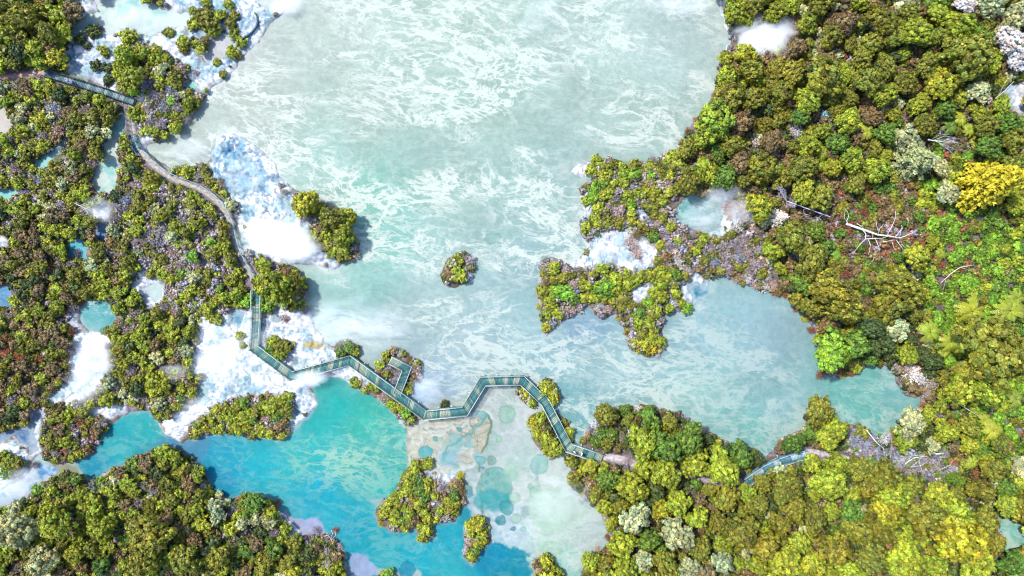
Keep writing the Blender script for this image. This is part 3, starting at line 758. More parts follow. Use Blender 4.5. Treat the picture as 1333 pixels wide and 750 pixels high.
def deadbush(k):
    r = random.Random(600 + k); mb = MB()
    for i in range(26):
        a = r.uniform(0, 6.283); e = r.uniform(.15, 1.3); Lr = r.uniform(.6, 1.05)
        d = np.array((math.cos(a) * math.cos(e), math.sin(a) * math.cos(e), math.sin(e)))
        p = np.array((0, 0, .05)); pts = [p]
        for s in range(3):
            d = unit(d + np.array([r.gauss(0, .25) for _ in range(3)])); p = p + d * Lr / 3; pts.append(p)
        t = r.uniform(.7, 1.25)
        mb.tube(pts, [.035, .028, .02, .009], 4, (t, t, t))
        for s in range(6):
            b = pts[1] + (pts[3] - pts[1]) * r.random()
            dd = unit(d + np.array([r.gauss(0, .8) for _ in range(3)])); m_ = b + dd * r.uniform(.15, .3)
            mb.tube([b, m_, m_ + unit(dd + np.array([r.gauss(0, .5) for _ in range(3)])) * .16], [.016, .012, .006], 4, (t, t, t))
    rr = np.random.default_rng(650 + k); n = 260                       # dry leaf flecks still on the twigs
    u = unit(rr.normal(size=(n, 3)) + np.array((0, 0, .6))); P = u * rr.uniform(.35, .95, n)[:, None]; P[:, 2] = np.abs(P[:, 2]) * .9 + .05
    v, q = leaf_quads(P, unit(u + rr.normal(size=(n, 3)) * .8), .085, rr)
    mb.V.append(v); mb.Q.append(q + mb.n); mb.C.append(np.repeat(np.stack([rr.uniform(.6, 1.2, n)] * 3, 1), 4, 0)); mb.n += len(v)
    return mb.mesh('dead_bush'), None, None
proto('dead_bush', 6, deadbush)

COLORS = {  # key: (words, albedo)
    'lime': ('lime green', (0.18, 0.21, 0.016)), 'bright': ('bright green', (0.125, 0.225, 0.018)), 'olive': ('olive green', (0.13, 0.13, 0.014)), 'yellow': ('yellow green', (.195, .208, .016)),
    'gold': ('golden yellow', (0.3, 0.275, 0.02)), 'green': ('leaf green', (0.078, 0.135, 0.016)), 'dark': ('dark green', (0.048, 0.068, 0.016)), 'brown': ('brownish', (0.135, 0.095, 0.04)),
    'rust': ('rusty red', (0.19, 0.075, 0.04)), 'pale': ('pale green', (0.27, 0.28, 0.13)), 'grey': ('greyish', (0.24, 0.215, 0.19)), 'mauve': ('mauve grey', (0.225, 0.19, 0.205)),
    'white': ('bleached white', (0.46, 0.43, 0.42)), 'teal': ('blue green', (.16, .30, .30)), 'pink': ('pinkish', (0.36, 0.25, 0.205)), 'blue': ('bluish grey', (0.2, 0.215, 0.265)),
}
STYLE = {   # (colour weights), undergrowth colour weights
    'N': (dict(olive=5, lime=3, dark=2, yellow=2, brown=2), dict(olive=4, dark=4, brown=3, lime=1)),
    'W': (dict(olive=8, lime=7, dark=2, brown=2, yellow=3, pale=3, mauve=1, grey=4, pink=1), dict(olive=6, lime=3, dark=2, brown=2, mauve=2, grey=4)),
    'WM': (dict(olive=5, lime=6, bright=1, yellow=2, pale=2, mauve=2, grey=5, pink=2), dict(olive=3, mauve=5, grey=4, lime=2, blue=1)),
    'WR': (dict(olive=7, brown=7, rust=3, dark=2, lime=3, yellow=1, mauve=2, grey=1), dict(olive=4, brown=4, rust=2, dark=3, mauve=2)),
    'S': (dict(olive=6, lime=5, green=1, brown=3, dark=1, yellow=2, pale=2, rust=1, mauve=2, pink=1), dict(olive=4, dark=4, brown=3, green=3, mauve=1)),
    'I': (dict(lime=5, yellow=5, olive=3, green=2, pink=1, brown=1), dict(olive=3, brown=3, grey=2, lime=2, mauve=2)),
    'P': (dict(lime=6, olive=5, yellow=4, green=1, bright=1, pink=2, mauve=1, brown=1), dict(olive=3, mauve=4, grey=3, dark=2, blue=1)),
    'NE': (dict(olive=6, lime=4, yellow=1, brown=2, green=2, dark=1, pale=1), dict(dark=4, brown=5, olive=3, rust=1, mauve=3, grey=1)),
    'EG': (dict(green=3, bright=5, lime=4, olive=1, rust=1), dict(green=5, bright=6, lime=2, dark=1, rust=1, brown=2)),
    'ER': (dict(brown=3, rust=2, green=3, olive=2), dict(brown=5, rust=4, green=4, mauve=2, dark=3)),
    'EM': (dict(mauve=4, grey=3, pink=2, olive=4, lime=3, brown=1), dict(mauve=5, grey=4, pink=2, blue=2, brown=2, olive=4, dark=2)),
    'SD': (dict(blue=4, mauve=3, grey=3, olive=2, green=2), dict(blue=4, mauve=4, grey=2, rust=1, dark=3, olive=4, green=2)),
    'SE': (dict(olive=6, lime=6, yellow=3, green=1, pale=1, brown=1), dict(dark=5, olive=4, brown=3, green=2, mauve=1)),
}
ZONES = [('SD', [(1085, 550), (1150, 562), (1210, 585), (1262, 620), (1235, 642), (1180, 617), (1100, 606)]),
         ('EM', [(880, 250), (985, 252), (985, 320), (1010, 385), (930, 372), (880, 340), (858, 318)]),
         ('ER', [(1070, 235), (1195, 228), (1210, 320), (1165, 345), (1110, 400), (1090, 330)]),
         ('EG', [(1140, 200), (1400, 200), (1400, 600), (1250, 600), (1235, 480), (1190, 410), (1200, 320)]),
         ('SE', [(700, 515), (1090, 515), (1130, 550), (1260, 560), (1400, 600), (1400, 900), (690, 900)]),
         ('P', [(690, 200), (880, 195), (905, 260), (900, 420), (860, 480), (690, 450)]),
         ('NE', [(840, -90), (1420, -90), (1420, 560), (1000, 560), (880, 260), (840, 215)]),
         ('WM', [(150, 95), (260, 80), (265, 160), (215, 200), (185, 170)]), ('WM', [(150, 235), (235, 240), (290, 300), (325, 370), (250, 420), (170, 340)]),
         ('WR', [(-90, 300), (90, 330), (110, 400), (80, 540), (140, 560), (100, 620), (-90, 560)]),
         ('I', [(470, 440), (760, 440), (760, 800), (470, 800)]), ('I', [(370, 240), (480, 240), (480, 370), (370, 360)]), ('I', [(225, 505), (400, 505), (385, 580), (225, 580)]),
         ('S', [(-90, 560), (470, 560), (470, 900), (-90, 900)]), ('N', [(-90, -90), (140, -90), (140, 95), (-90, 105)])]


def zone(px, py):
    X = np.atleast_1d(np.asarray(px, float)); Y = np.atleast_1d(np.asarray(py, float))
    z = np.full(X.shape, 'W', dtype=object)
    for nme, p in reversed(ZONES): z[sdf(p, X, Y, 5) > 0] = nme
    return z


def pick(r, d):
    ks = list(d); w = np.array([d[k] for k in ks], float)
    return ks[r.choice(len(ks), p=w / w.sum())]


# ------------------------------------------------------------------ plants read off the photograph: (x, y, radius px, colour)
BT = 'broadleaf_tree'
MANUAL = {
    BT: """957 16 14 lime;973 25 10 lime;1032 7 11 lime;1053 29 12 lime;1083 45 14 olive;969 68 13 yellow;945 76 9 lime;947 99 12 lime;980 88 15 olive;1013 88 12 olive;1035 93 15 olive;1072 99 22 olive;1104 95 11 lime;1019 120 14 olive;949 123 18 olive;933 157 22 lime;952 187 14 olive;915 181 12 lime;896 195 12 olive;1005 184 13 brown;1013 157 10 olive;995 160 10 olive;1037 61 13 brown;1107 56 10 olive;1107 125 11 olive;
1149 24 18 olive;1194 40 19 lime;1167 48 14 olive;1223 19 13 lime;1253 32 17 lime;1274 51 15 bright;1263 69 28 olive;1295 80 14 lime;1239 75 15 olive;1178 69 9 yellow;1103 97 10 lime;1133 107 17 olive;1181 109 15 olive;1226 109 18 yellow;1277 123 15 pale;1306 139 11 lime;1303 108 8 yellow;1165 149 9 yellow;1181 179 16 pale;1319 53 16 white;1327 75 14 white;1258 5 12 white;1119 3 12 lime;1325 181 15 olive;1314 160 14 green;1197 192 10 pale;
995 218 18 olive;1016 186 9 brown;1048 218 17 olive;1110 206 16 lime;1153 203 9 lime;1118 239 13 olive;1224 218 12 pale;992 271 17 lime;1029 309 18 olive;1063 300 12 green;1238 250 14 pale;1326 268 12 lime;1323 210 14 olive;1048 368 13 green;1016 349 9 lime;1057 338 20 olive;1086 382 24 olive;1195 338 16 yellow;1165 367 22 olive;1183 382 20 olive;1215 315 8 lime;
1062 398 14 olive;1103 398 22 olive;1161 395 20 olive;1088 462 22 bright;1079 447 14 lime;1117 453 18 green;1138 427 16 dark;1150 447 14 dark;1140 412 13 olive;1293 456 34 olive;1270 477 20 olive;1293 503 22 lime;1255 506 20 lime;1325 470 16 olive;1261 553 13 olive;1188 556 17 pale;1182 571 13 lime;1211 541 10 lime;1214 579 10 pale;1264 582 12 yellow;1305 582 12 olive;1067 540 18 olive;1082 568 18 lime;1059 565 10 green;
1081 571 9 lime;1059 602 11 lime;1087 602 14 lime;1084 632 19 lime;1025 632 17 olive;1036 660 14 olive;1118 610 16 olive;1151 616 17 olive;1165 644 18 lime;1132 632 14 olive;1157 663 18 yellow;1221 644 17 yellow;1207 672 24 olive;1244 672 20 lime;1258 705 28 yellow;1269 733 22 lime;1286 677 17 olive;1297 711 16 olive;1227 708 12 dark;1182 733 22 lime;1140 733 20 olive;1120 691 16 olive;1294 613 14 olive;1314 635 12 green;1322 735 16 green;
790 543 14 olive;813 533 8 green;847 547 14 green;872 548 12 olive;837 580 19 lime;873 583 19 green;900 570 18 green;870 617 17 lime;907 603 16 lime;943 610 21 lime;963 597 17 green;983 597 11 dark;827 637 17 lime;793 627 14 green;770 607 9 yellow;828 677 17 pale;807 713 16 lime;883 697 18 pale;860 663 13 yellow;927 663 8 brown;910 653 9 brown;947 650 16 olive;973 643 12 lime;1020 640 14 olive;870 733 17 olive;770 733 12 lime;817 740 14 lime;897 740 14 pale;967 693 20 olive;1000 713 18 olive;1023 733 18 yellow;840 606 13 lime;855 640 12 dark;985 660 14 olive;1060 680 16 olive;1090 715 18 olive;1060 735 16 yellow;910 718 14 olive;940 735 13 pale;790 660 10 lime;796 680 9 lime;788 735 11 olive;
352 372 21 lime;376 371 14 olive;65 680 22 lime;15 692 20 pale;188 700 22 olive;36 690 12 pale;127 690 15 lime;180 733 20 olive;240 735 18 olive;395 262 15 gold;431 285 15 olive;445 303 14 lime;450 282 11 yellow;50 735 17 pale;95 722 12 yellow;330 655 13 green;285 728 14 olive;158 72 12 lime;168 100 14 lime;155 92 12 lime;30 20 16 olive;60 40 14 olive""",
    'bush': """168 47 11 lime;160 68 9 lime;168 76 9 lime;104 52 7 dark;113 60 5 dark;124 85 7 dark;141 88 7 dark;140 105 7 dark;122 40 9 dark;135 67 7 lime;238 55 8 lime;239 63 7 olive;253 30 8 lime;266 18 9 olive;273 30 12 olive;278 40 9 lime;287 20 8 lime;300 30 7 olive;305 20 6 olive;298 6 6 lime;268 3 6 lime;307 45 8 lime;313 55 7 yellow;303 68 8 lime;310 73 5 olive;282 82 5 lime;290 97 5 olive;250 14 5 lime;218 42 6 olive;222 44 5 lime;
175 148 9 lime;321 391 9 bright;349 396 10 bright;363 450 9 olive;355 444 8 yellow;372 452 9 olive;364 460 9 lime;352 455 7 green;313 437 6 lime;316 450 5 lime;280 415 9 yellow;270 405 9 lime;443 457 8 green;453 452 8 green;461 457 7 yellow;503 463 6 yellow;530 508 6 lime;534 500 4 yellow;462 498 7 lime;490 505 6 lime;483 503 6 lime;510 527 7 lime;528 538 8 bright;522 530 6 yellow;513 533 5 yellow;578 526 5 dark;475 508 5 yellow;
598 358 11 lime;586 357 8 brown;683 512 7 yellow;692 524 6 lime;712 505 10 yellow;720 516 9 lime;695 550 8 yellow;704 545 8 yellow;700 563 8 yellow;710 572 9 yellow;718 580 9 yellow;726 586 8 lime;714 586 8 yellow;735 550 5 olive;740 562 7 yellow;741 572 5 lime;748 623 9 olive;757 612 7 yellow;760 600 6 olive;775 617 8 yellow;782 565 9 green;775 576 7 green;
500 668 8 yellow;512 650 8 yellow;540 610 9 yellow;558 603 7 yellow;530 640 9 lime;555 690 8 yellow;550 700 6 yellow;622 683 11 yellow;628 700 9 yellow;613 725 6 yellow;711 730 9 yellow;724 745 8 lime;505 748 8 bright;8 600 11 lime;22 605 9 olive;10 615 9 green;84 575 10 yellow;300 540 10 lime;318 545 11 lime;345 530 9 lime;370 535 10 olive;255 563 8 yellow;270 556 8 yellow;375 516 6 yellow;131 627 7 bright;105 690 8 lime;48 640 9 bright;
1074 150 6 teal;1082 160 5 teal;1067 57 8 pale;784 352 9 lime;778 210 9 lime;770 222 8 lime;858 445 9 yellow;840 448 10 yellow;848 455 8 gold;715 395 10 lime;706 380 9 yellow;712 425 7 yellow;733 380 12 bright;785 375 14 bright;800 368 12 lime;720 350 9 yellow;762 372 9 lime;893 402 8 bright;888 395 6 lime;775 245 9 bright;762 262 6 lime;763 295 8 lime""",
    'tree_fern': """1250 155 10 lime;1237 165 11 green;1263 168 9 lime;1071 199 9 lime;1089 332 7 bright;1268 394 9 lime;1264 406 17 lime;1314 409 20 lime;1211 433 15 lime;1238 445 14 yellow;1323 521 11 lime;1296 524 9 lime;1296 562 13 yellow;1284 547 9 lime;1266 602 9 lime;1324 388 11 lime;1130 171 11 lime;1300 425 9 lime;1225 330 7 lime;1317 605 8 lime;1246 540 7 green;1230 460 8 lime""",
    'conifer_tree': """1291 241 30 gold;1195 207 21 pale;1014 283 11 white;1309 32 10 pale;1188 186 9 pale;1245 625 10 green""",
    'dead_bush': """1036 402 5 rust;1047 416 5 gold;1056 430 6 rust;1062 444 5 gold;1066 458 5 rust;1069 474 5 gold;1078 485 5 rust;1096 489 5 gold;905 155 5 pink;896 170 5 rust;886 184 5 pink;872 198 5 pink;850 207 5 mauve;921 140 5 rust;930 124 5 rust;703 384 5 gold;702 400 5 gold;709 428 4 rust;724 421 4 gold;805 414 5 gold;816 432 5 rust;830 456 5 gold;842 461 5 rust;858 456 5 pink;770 398 4 pink;776 407 4 rust;786 660 5 rust;791 700 5 rust;778 716 5 pink;765 727 5 rust;496 682 5 gold;518 690 5 pink;494 668 4 rust;545 702 4 gold;1037 171 10 white;984 184 9 white;1030 70 8 rust;1040 29 8 rust;190 110 10 mauve;205 125 11 mauve;215 140 10 blue;195 140 10 mauve;222 118 9 blue;230 140 8 mauve;198 158 9 mauve;185 128 8 blue;210 160 9 mauve;235 90 8 pink;255 95 7 mauve;242 155 7 grey;155 270 12 mauve;165 262 10 blue;150 285 9 mauve;70 140 10 blue;78 148 8 mauve;15 185 8 mauve;75 170 10 pink;210 300 11 grey;200 315 10 mauve;225 330 9 pink;235 345 10 grey;195 300 9 grey;240 290 9 grey;220 350 9 pink;255 345 8 pink;
390 380 9 brown;384 390 7 grey;370 415 8 mauve;612 343 9 grey;606 336 7 mauve;608 360 8 blue;470 496 6 pink;498 518 7 pink;503 526 5 pink;505 480 8 mauve;497 490 7 brown;516 490 7 mauve;512 498 6 blue;540 480 8 pink;545 488 6 white;535 470 7 brown;520 460 5 white;492 482 6 pink;575 635 9 mauve;568 625 8 white;590 628 8 pink;600 640 7 brown;570 655 8 mauve;600 618 6 gold;612 706 6 pink;606 718 5 white;702 742 6 pink;
765 633 8 pink;760 646 6 white;782 650 7 pink;770 560 7 mauve;764 567 6 pink;775 553 7 white;800 688 9 white;830 533 6 white;880 545 6 mauve;893 547 6 blue;820 560 7 white;810 570 7 mauve;817 600 7 mauve;826 620 8 rust;900 640 7 mauve;1052 627 9 pink;1110 575 11 blue;1125 583 11 blue;1135 572 9 mauve;1120 595 10 mauve;1142 588 9 blue;1150 575 9 white;1160 590 9 blue;1170 600 10 blue;1185 600 10 grey;1200 600 9 mauve;1215 608 10 grey;1230 612 9 mauve;1190 612 9 mauve;1240 600 8 rust;1269 618 9 rust;1262 632 8 rust;1102 562 8 mauve;1145 600 9 mauve;1230 590 7 blue;
1188 486 13 white;1178 480 10 pink;1198 492 10 white;1211 500 11 grey;1205 512 8 pink;1168 482 6 pink;1068 488 7 rust;1110 487 4 rust;1205 530 9 rust;1220 545 8 pink;1005 372 8 pink;995 375 7 white;985 372 7 pink;1012 381 7 rust;1022 384 6 rust;975 362 8 white;962 362 8 pink;948 352 8 mauve;945 335 10 mauve;960 335 11 blue;975 330 10 mauve;985 345 10 mauve;955 318 10 mauve;970 310 10 mauve;940 320 9 grey;988 325 9 blue;975 350 9 grey;930 340 8 blue;925 325 8 mauve;960 295 9 white;950 280 8 pink;948 268 9 pink;965 270 9 grey;985 300 8 grey;962 252 7 white;1000 360 7 mauve;
846 239 8 pink;822 318 11 pink;828 305 9 brown;838 300 8 brown;830 330 8 pink;800 260 7 mauve;795 270 7 mauve;806 250 6 white;855 290 7 pink;872 320 8 mauve;885 340 8 white;870 345 7 mauve;895 350 7 mauve;877 395 6 white;745 402 8 pink;792 402 7 pink;782 398 6 white;752 350 6 grey;735 352 6 pink;710 348 5 white;704 365 4 white;855 462 5 white;770 300 6 white;757 300 4 grey;340 410 6 mauve;
135 660 7 mauve;128 640 6 white;180 655 8 mauve;252 650 7 rust;250 640 6 pink;122 630 7 blue;265 632 6 white;320 645 6 pink;305 660 6 blue;412 690 6 mauve;425 700 8 mauve;405 700 7 mauve;436 690 5 rust;440 712 6 pink;375 698 6 white;425 735 8 white;410 742 7 grey;275 690 7 rust;150 735 6 rust;148 742 6 mauve;95 560 7 rust;108 552 7 rust;100 545 8 brown;115 575 7 rust;105 585 6 rust;62 555 6 pink;45 605 6 mauve;80 700 7 mauve;360 655 6 rust;235 650 7 mauve;160 640 7 grey;345 545 7 pink;330 525 7 mauve;
20 220 9 mauve;35 250 9 mauve;50 235 8 blue;65 250 8 mauve;10 210 8 mauve;80 195 7 blue;100 330 6 mauve;78 345 7 mauve;95 400 8 mauve;92 430 8 rust;92 455 8 mauve;105 395 5 rust;85 490 8 mauve;72 470 7 brown;155 420 7 pink;165 430 8 pink;175 410 8 mauve;215 400 8 mauve;225 385 8 pink;230 405 9 pink;215 480 8 mauve;235 490 9 pink;250 500 8 brown;225 520 7 pink;190 520 8 mauve;150 510 7 pink;160 500 7 mauve;55 505 7 brown;45 520 7 mauve;140 450 7 mauve;370 250 6 grey;400 275 7 grey;415 262 6 white;405 290 7 white;462 322 6 grey;465 333 5 white;395 285 6 blue;425 345 5 grey""",
}
plants = []          # kind, px, py, r(px), colour key
rp = np.random.default_rng(99)
for kd, txt in MANUAL.items():
    for rec in txt.replace('\n', '').split(';'):
        x, y, r_, c_ = rec.split(); plants.append([kd, float(x), float(y), float(r_), c_, True])

occ = [(p[1], p[2], p[3]) for p in plants]


class Grid:
    def __init__(self, c=40): self.c, self.d = c, {}
    def add(self, x, y, r): self.d.setdefault((int(x // self.c), int(y // self.c)), []).append((x, y, r))
    def clash(self, x, y, r, k):
        i, j = int(x // self.c), int(y // self.c)
        for a in (-1, 0, 1):
            for b in (-1, 0, 1):
                for (u, v, q) in self.d.get((i + a, j + b), ()):
                    if (u - x) ** 2 + (v - y) ** 2 < ((q + r) * k) ** 2: return True
        return False


occg = Grid()
for o_ in occ: occg.add(*o_)
FILL = {'N': (7, 12), 'W': (3.8, 8.5), 'WM': (3.5, 7.5), 'WR': (3.8, 8.5), 'S': (3.8, 9.5), 'I': (4.5, 8), 'P': (5, 9), 'NE': (5, 15), 'EG': (6, 9), 'ER': (6, 9), 'EM': (5, 7), 'SD': (5, 7), 'SE': (5, 15)}
for lev, ntry in ((1.0, 4000), (.75, 6000), (.5, 9000), (.2, 16000), (0, 22000)):
    X = rp.uniform(-60, 1393, ntry); Y = rp.uniform(-55, 805, ntry); Z = zone(X, Y)
    dl = look(D_LAND, X, Y); dp = look(np.maximum(D_POOL, D_SIN), X, Y); dw = np.minimum(look(D_WAY, X, Y), look(D_CLEAR, X, Y) * 1.0)
    for x, y, z, a, b, c in zip(X, Y, Z, dl, dp, dw):
        if a < 3: continue
        lo, hi = FILL[z]; r_ = lo + (hi - lo) * min(1, max(0, lev + rp.uniform(-.12, .12)))
        if z == 'EG' and rp.random() < .75: continue
        if a < .75 * r_ or b > -.6 * r_ or c < .7 * r_: continue
        if occg.clash(x, y, r_, .86 if z in ('NE', 'SE') and r_ > 9.5 else .72): continue
        kd = {'NE': BT, 'SE': BT}.get(z, 'scrub_tree')
        if z in ('I', 'P', 'EG', 'ER', 'EM', 'SD'): kd = 'bush'
        ck = pick(rp, STYLE[z][0])
        if z in ('NE', 'SE') and r_ < 9.5: kd = 'scrub_tree'; ck = pick(rp, dict(olive=5, dark=3, brown=4, lime=2, green=1, pale=1, mauve=1, pink=1))
        if ck in ('mauve', 'grey', 'pink', 'blue', 'rust') and kd != BT: kd = 'dead_bush'
        plants.append([kd, x, y, r_, ck, False]); occg.add(x, y, r_)

# individuals: the 300 largest in view of each kind; the rest joins the thicket
CAP = {BT: 300, 'scrub_tree': 300, 'bush': 300, 'dead_bush': 300, 'tree_fern': 300, 'conifer_tree': 300}
inview = lambda p: -2 < p[1] < 1335 and -2 < p[2] < 752
singles, rest = [], []
for kd in CAP:
    ps = sorted([p for p in plants if p[0] == kd], key=lambda p: (not inview(p), not p[5], -p[3]))
    n = sum(1 for p in ps if inview(p))
    singles += ps[:min(n, CAP[kd])]; rest += ps[min(n, CAP[kd]):]
print('plants', {k: sum(1 for p in plants if p[0] == k) for k in CAP}, 'singles', len(singles), 'rest', len(rest))

HGT = {BT: 1.5, 'scrub_tree': 1.35, 'bush': .5, 'dead_bush': .4, 'tree_fern': 1.3, 'conifer_tree': 1.3}
cnt = {k: 0 for k in CAP}
THINGS = []


def place(p):
    kd, px, py, r_, ck, man = p
    R = r_ * S * (1.08 if kd != 'dead_bush' else 1.15)
    hs = 1.0
    if kd == BT: hs = min(1.2, .70 + .035 * r_)
    z0 = max(.05, float(look(HG, px, py)))
    zc = z0 + HGT[kd] * R * hs
    x, y = ground_at(px, py, zc)
    return R, hs, (x, y, z0)


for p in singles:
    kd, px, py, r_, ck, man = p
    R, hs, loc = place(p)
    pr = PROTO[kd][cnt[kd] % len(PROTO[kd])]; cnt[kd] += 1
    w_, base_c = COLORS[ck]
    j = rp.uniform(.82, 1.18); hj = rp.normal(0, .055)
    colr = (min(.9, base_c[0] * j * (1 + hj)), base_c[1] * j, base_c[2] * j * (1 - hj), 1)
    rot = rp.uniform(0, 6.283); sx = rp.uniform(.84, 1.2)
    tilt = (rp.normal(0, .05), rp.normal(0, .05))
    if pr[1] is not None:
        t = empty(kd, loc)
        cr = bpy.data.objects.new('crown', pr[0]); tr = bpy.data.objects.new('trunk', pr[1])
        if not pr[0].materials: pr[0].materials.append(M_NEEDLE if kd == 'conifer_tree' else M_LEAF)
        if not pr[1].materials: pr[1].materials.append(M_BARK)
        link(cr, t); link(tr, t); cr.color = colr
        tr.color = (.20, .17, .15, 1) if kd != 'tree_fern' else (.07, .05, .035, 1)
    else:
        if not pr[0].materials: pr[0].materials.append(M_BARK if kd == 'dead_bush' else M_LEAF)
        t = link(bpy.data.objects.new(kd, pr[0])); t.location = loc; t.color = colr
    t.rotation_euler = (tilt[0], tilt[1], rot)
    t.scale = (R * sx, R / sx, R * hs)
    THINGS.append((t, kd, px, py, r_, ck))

# thicket: everything else that grows, as one mass
VS, QS, KS = [], [], []; nv = 0
def bake(ar, R, hs, loc, rot, colr):
    global nv
    V, Q, K = ar
    c, s = math.cos(rot), math.sin(rot)
    v = np.stack([(V[:, 0] * c - V[:, 1] * s) * R, (V[:, 0] * s + V[:, 1] * c) * R, V[:, 2] * R * hs], 1) + np.array(loc)
    VS.append(v); QS.append(Q + nv); KS.append(K * np.array(colr)); nv += len(v)


MID = [clump_crown(800 + k, 11, (.26, .44), 26, .24, .85, .5, .16, -.1, .65, .5) for k in range(8)]
LOW = [clump_crown(700 + k, 5, (.42, .62), 15, .30, .55, .35, .2, .1, .7) for k in range(8)]
for p in rest:
    if p[0] in ('dead_bush', 'tree_fern', 'conifer_tree') or not (-65 < p[1] < 1400 and -60 < p[2] < 810): continue
    R, hs, loc = place(p)
    c_ = np.array(COLORS[p[4]][1]) * rp.uniform(.8, 1.2)
    src = MID[int(rp.integers(8))]
    bake(src, R, 1.0, (loc[0], loc[1], loc[2] + .5 * R), rp.uniform(0, 6.28), c_)
nu = 0
n_try = 32000
X = rp.uniform(-66, 1400, n_try); Y = rp.uniform(-58, 808, n_try); Z = zone(X, Y)
dl = look(D_LAND, X, Y); dp = look(D_POOL, X, Y); ds = look(D_SIN, X, Y); dw = look(D_WAY, X, Y) - 3.2; hg = look(HG, X, Y); nz = look(N2, X, Y)
for x, y, z, a, b, s_, c, h, q in zip(X, Y, Z, dl, dp, ds, dw, hg, nz):
    r_ = rp.uniform(3.0, 5.6)
    if a < 2.2 or b > -2.5 or c < 2.0: continue
    if s_ > -1 and (rp.random() > .06 or s_ > 7): continue
    if -1 < -abs(s_) - 0 and rp.random() < .5: continue
    if s_ > -1: r_ *= .55
    ck = pick(rp, STYLE[z][1]); c_ = np.array(COLORS[ck][1]) * rp.uniform(.6, 1.15)
    x3, y3 = ground_at(x, y, h + .4)
    bake(LOW[int(rp.integers(8))], r_ * S, rp.uniform(.7, 1.5), (x3, y3, h - .05), rp.uniform(0, 6.28), c_); nu += 1
print('undergrowth clumps', nu)
ug = obj('undergrowth', quad_mesh('undergrowth', np.concatenate(VS), np.concatenate(QS), np.concatenate(KS)), M_LEAF)
tag(ug, kind='stuff')

# ------------------------------------------------------------------ boardwalks
def offset(line, d):
    """mitred offset of a polyline, positive to the walker's right-hand side when y points down the photo"""
    P = np.array(line, float); out = []
    for i in range(len(P)):
        if i == 0: t = unit(P[1] - P[0]); n = np.array((-t[1], t[0])); out.append(P[0] + n * d); continue
        if i == len(P) - 1: t = unit(P[-1] - P[-2]); n = np.array((-t[1], t[0])); out.append(P[-1] + n * d); continue
        t0 = unit(P[i] - P[i - 1]); t1 = unit(P[i + 1] - P[i]); n0 = np.array((-t0[1], t0[0])); n1 = np.array((-t1[1], t1[0]))
        m_ = unit(n0 + n1); out.append(P[i] + m_ * d / max(.4, float(m_ @ n0)))
    return np.array(out)


def world(line, z): return [np.array(ground_at(x, y, z)) for x, y in line]


def plank_deck(mb, line, half, z, pitch, r, cols, th=.07):
    P = np.array(world(line, z)); A = offset(P, half); B = offset(P, -half)
    for i in range(len(P) - 1):
        n = max(1, int(np.linalg.norm(P[i + 1] - P[i]) / pitch)); run = 0
        for k in range(n):
            f0, f1 = k / n, (k + .93) / n
            if run <= 0: run = r.randint(1, 4); cc = np.array(cols[r.randrange(len(cols))])
            run -= 1
            c = cc * r.uniform(.8, 1.2); z1 = z + r.uniform(-.008, .008)
            mb.prism(A[i] + (A[i + 1] - A[i]) * f0, B[i] + (B[i + 1] - B[i]) * f0, B[i] + (B[i + 1] - B[i]) * f1, A[i] + (A[i + 1] - A[i]) * f1, z1 - th, z1, c)


def strip(mb, line, d0, d1, z0, z1, zr, col=(1, 1, 1)):
    """long bar between two mitred offsets"""
    P = np.array(world(line, zr)); A = offset(P, d0); B = offset(P, d1)
    for i in range(len(P) - 1): mb.prism(A[i], B[i], B[i + 1], A[i + 1], z0, z1, col)


def along(line, z, d, every):
    P = np.array(world(line, z)); A = offset(P, d); out = []
    for i in range(len(A) - 1):
        L_ = np.linalg.norm(A[i + 1] - A[i]); n = max(1, round(L_ / every)); t = unit(A[i + 1] - A[i])
        for k in range(n): out.append((A[i] + (A[i + 1] - A[i]) * (k / n), t))
    out.append((A[-1], t)); return out


BROWN = [(.025, .085, .085), (.035, .105, .10), (.13, .165, .125), (.065, .125, .105), (.02, .07, .075), (.03, .09, .09), (.16, .175, .135)]
RAILC = (.28, .34, .32); TEAL = (.03, .10, .11)


def post_mesh(h, s=.05):
    mb = MB(); mb.prism((-s, -s), (s, -s), (s, s), (-s, s), 0, h); return mb.mesh('post')


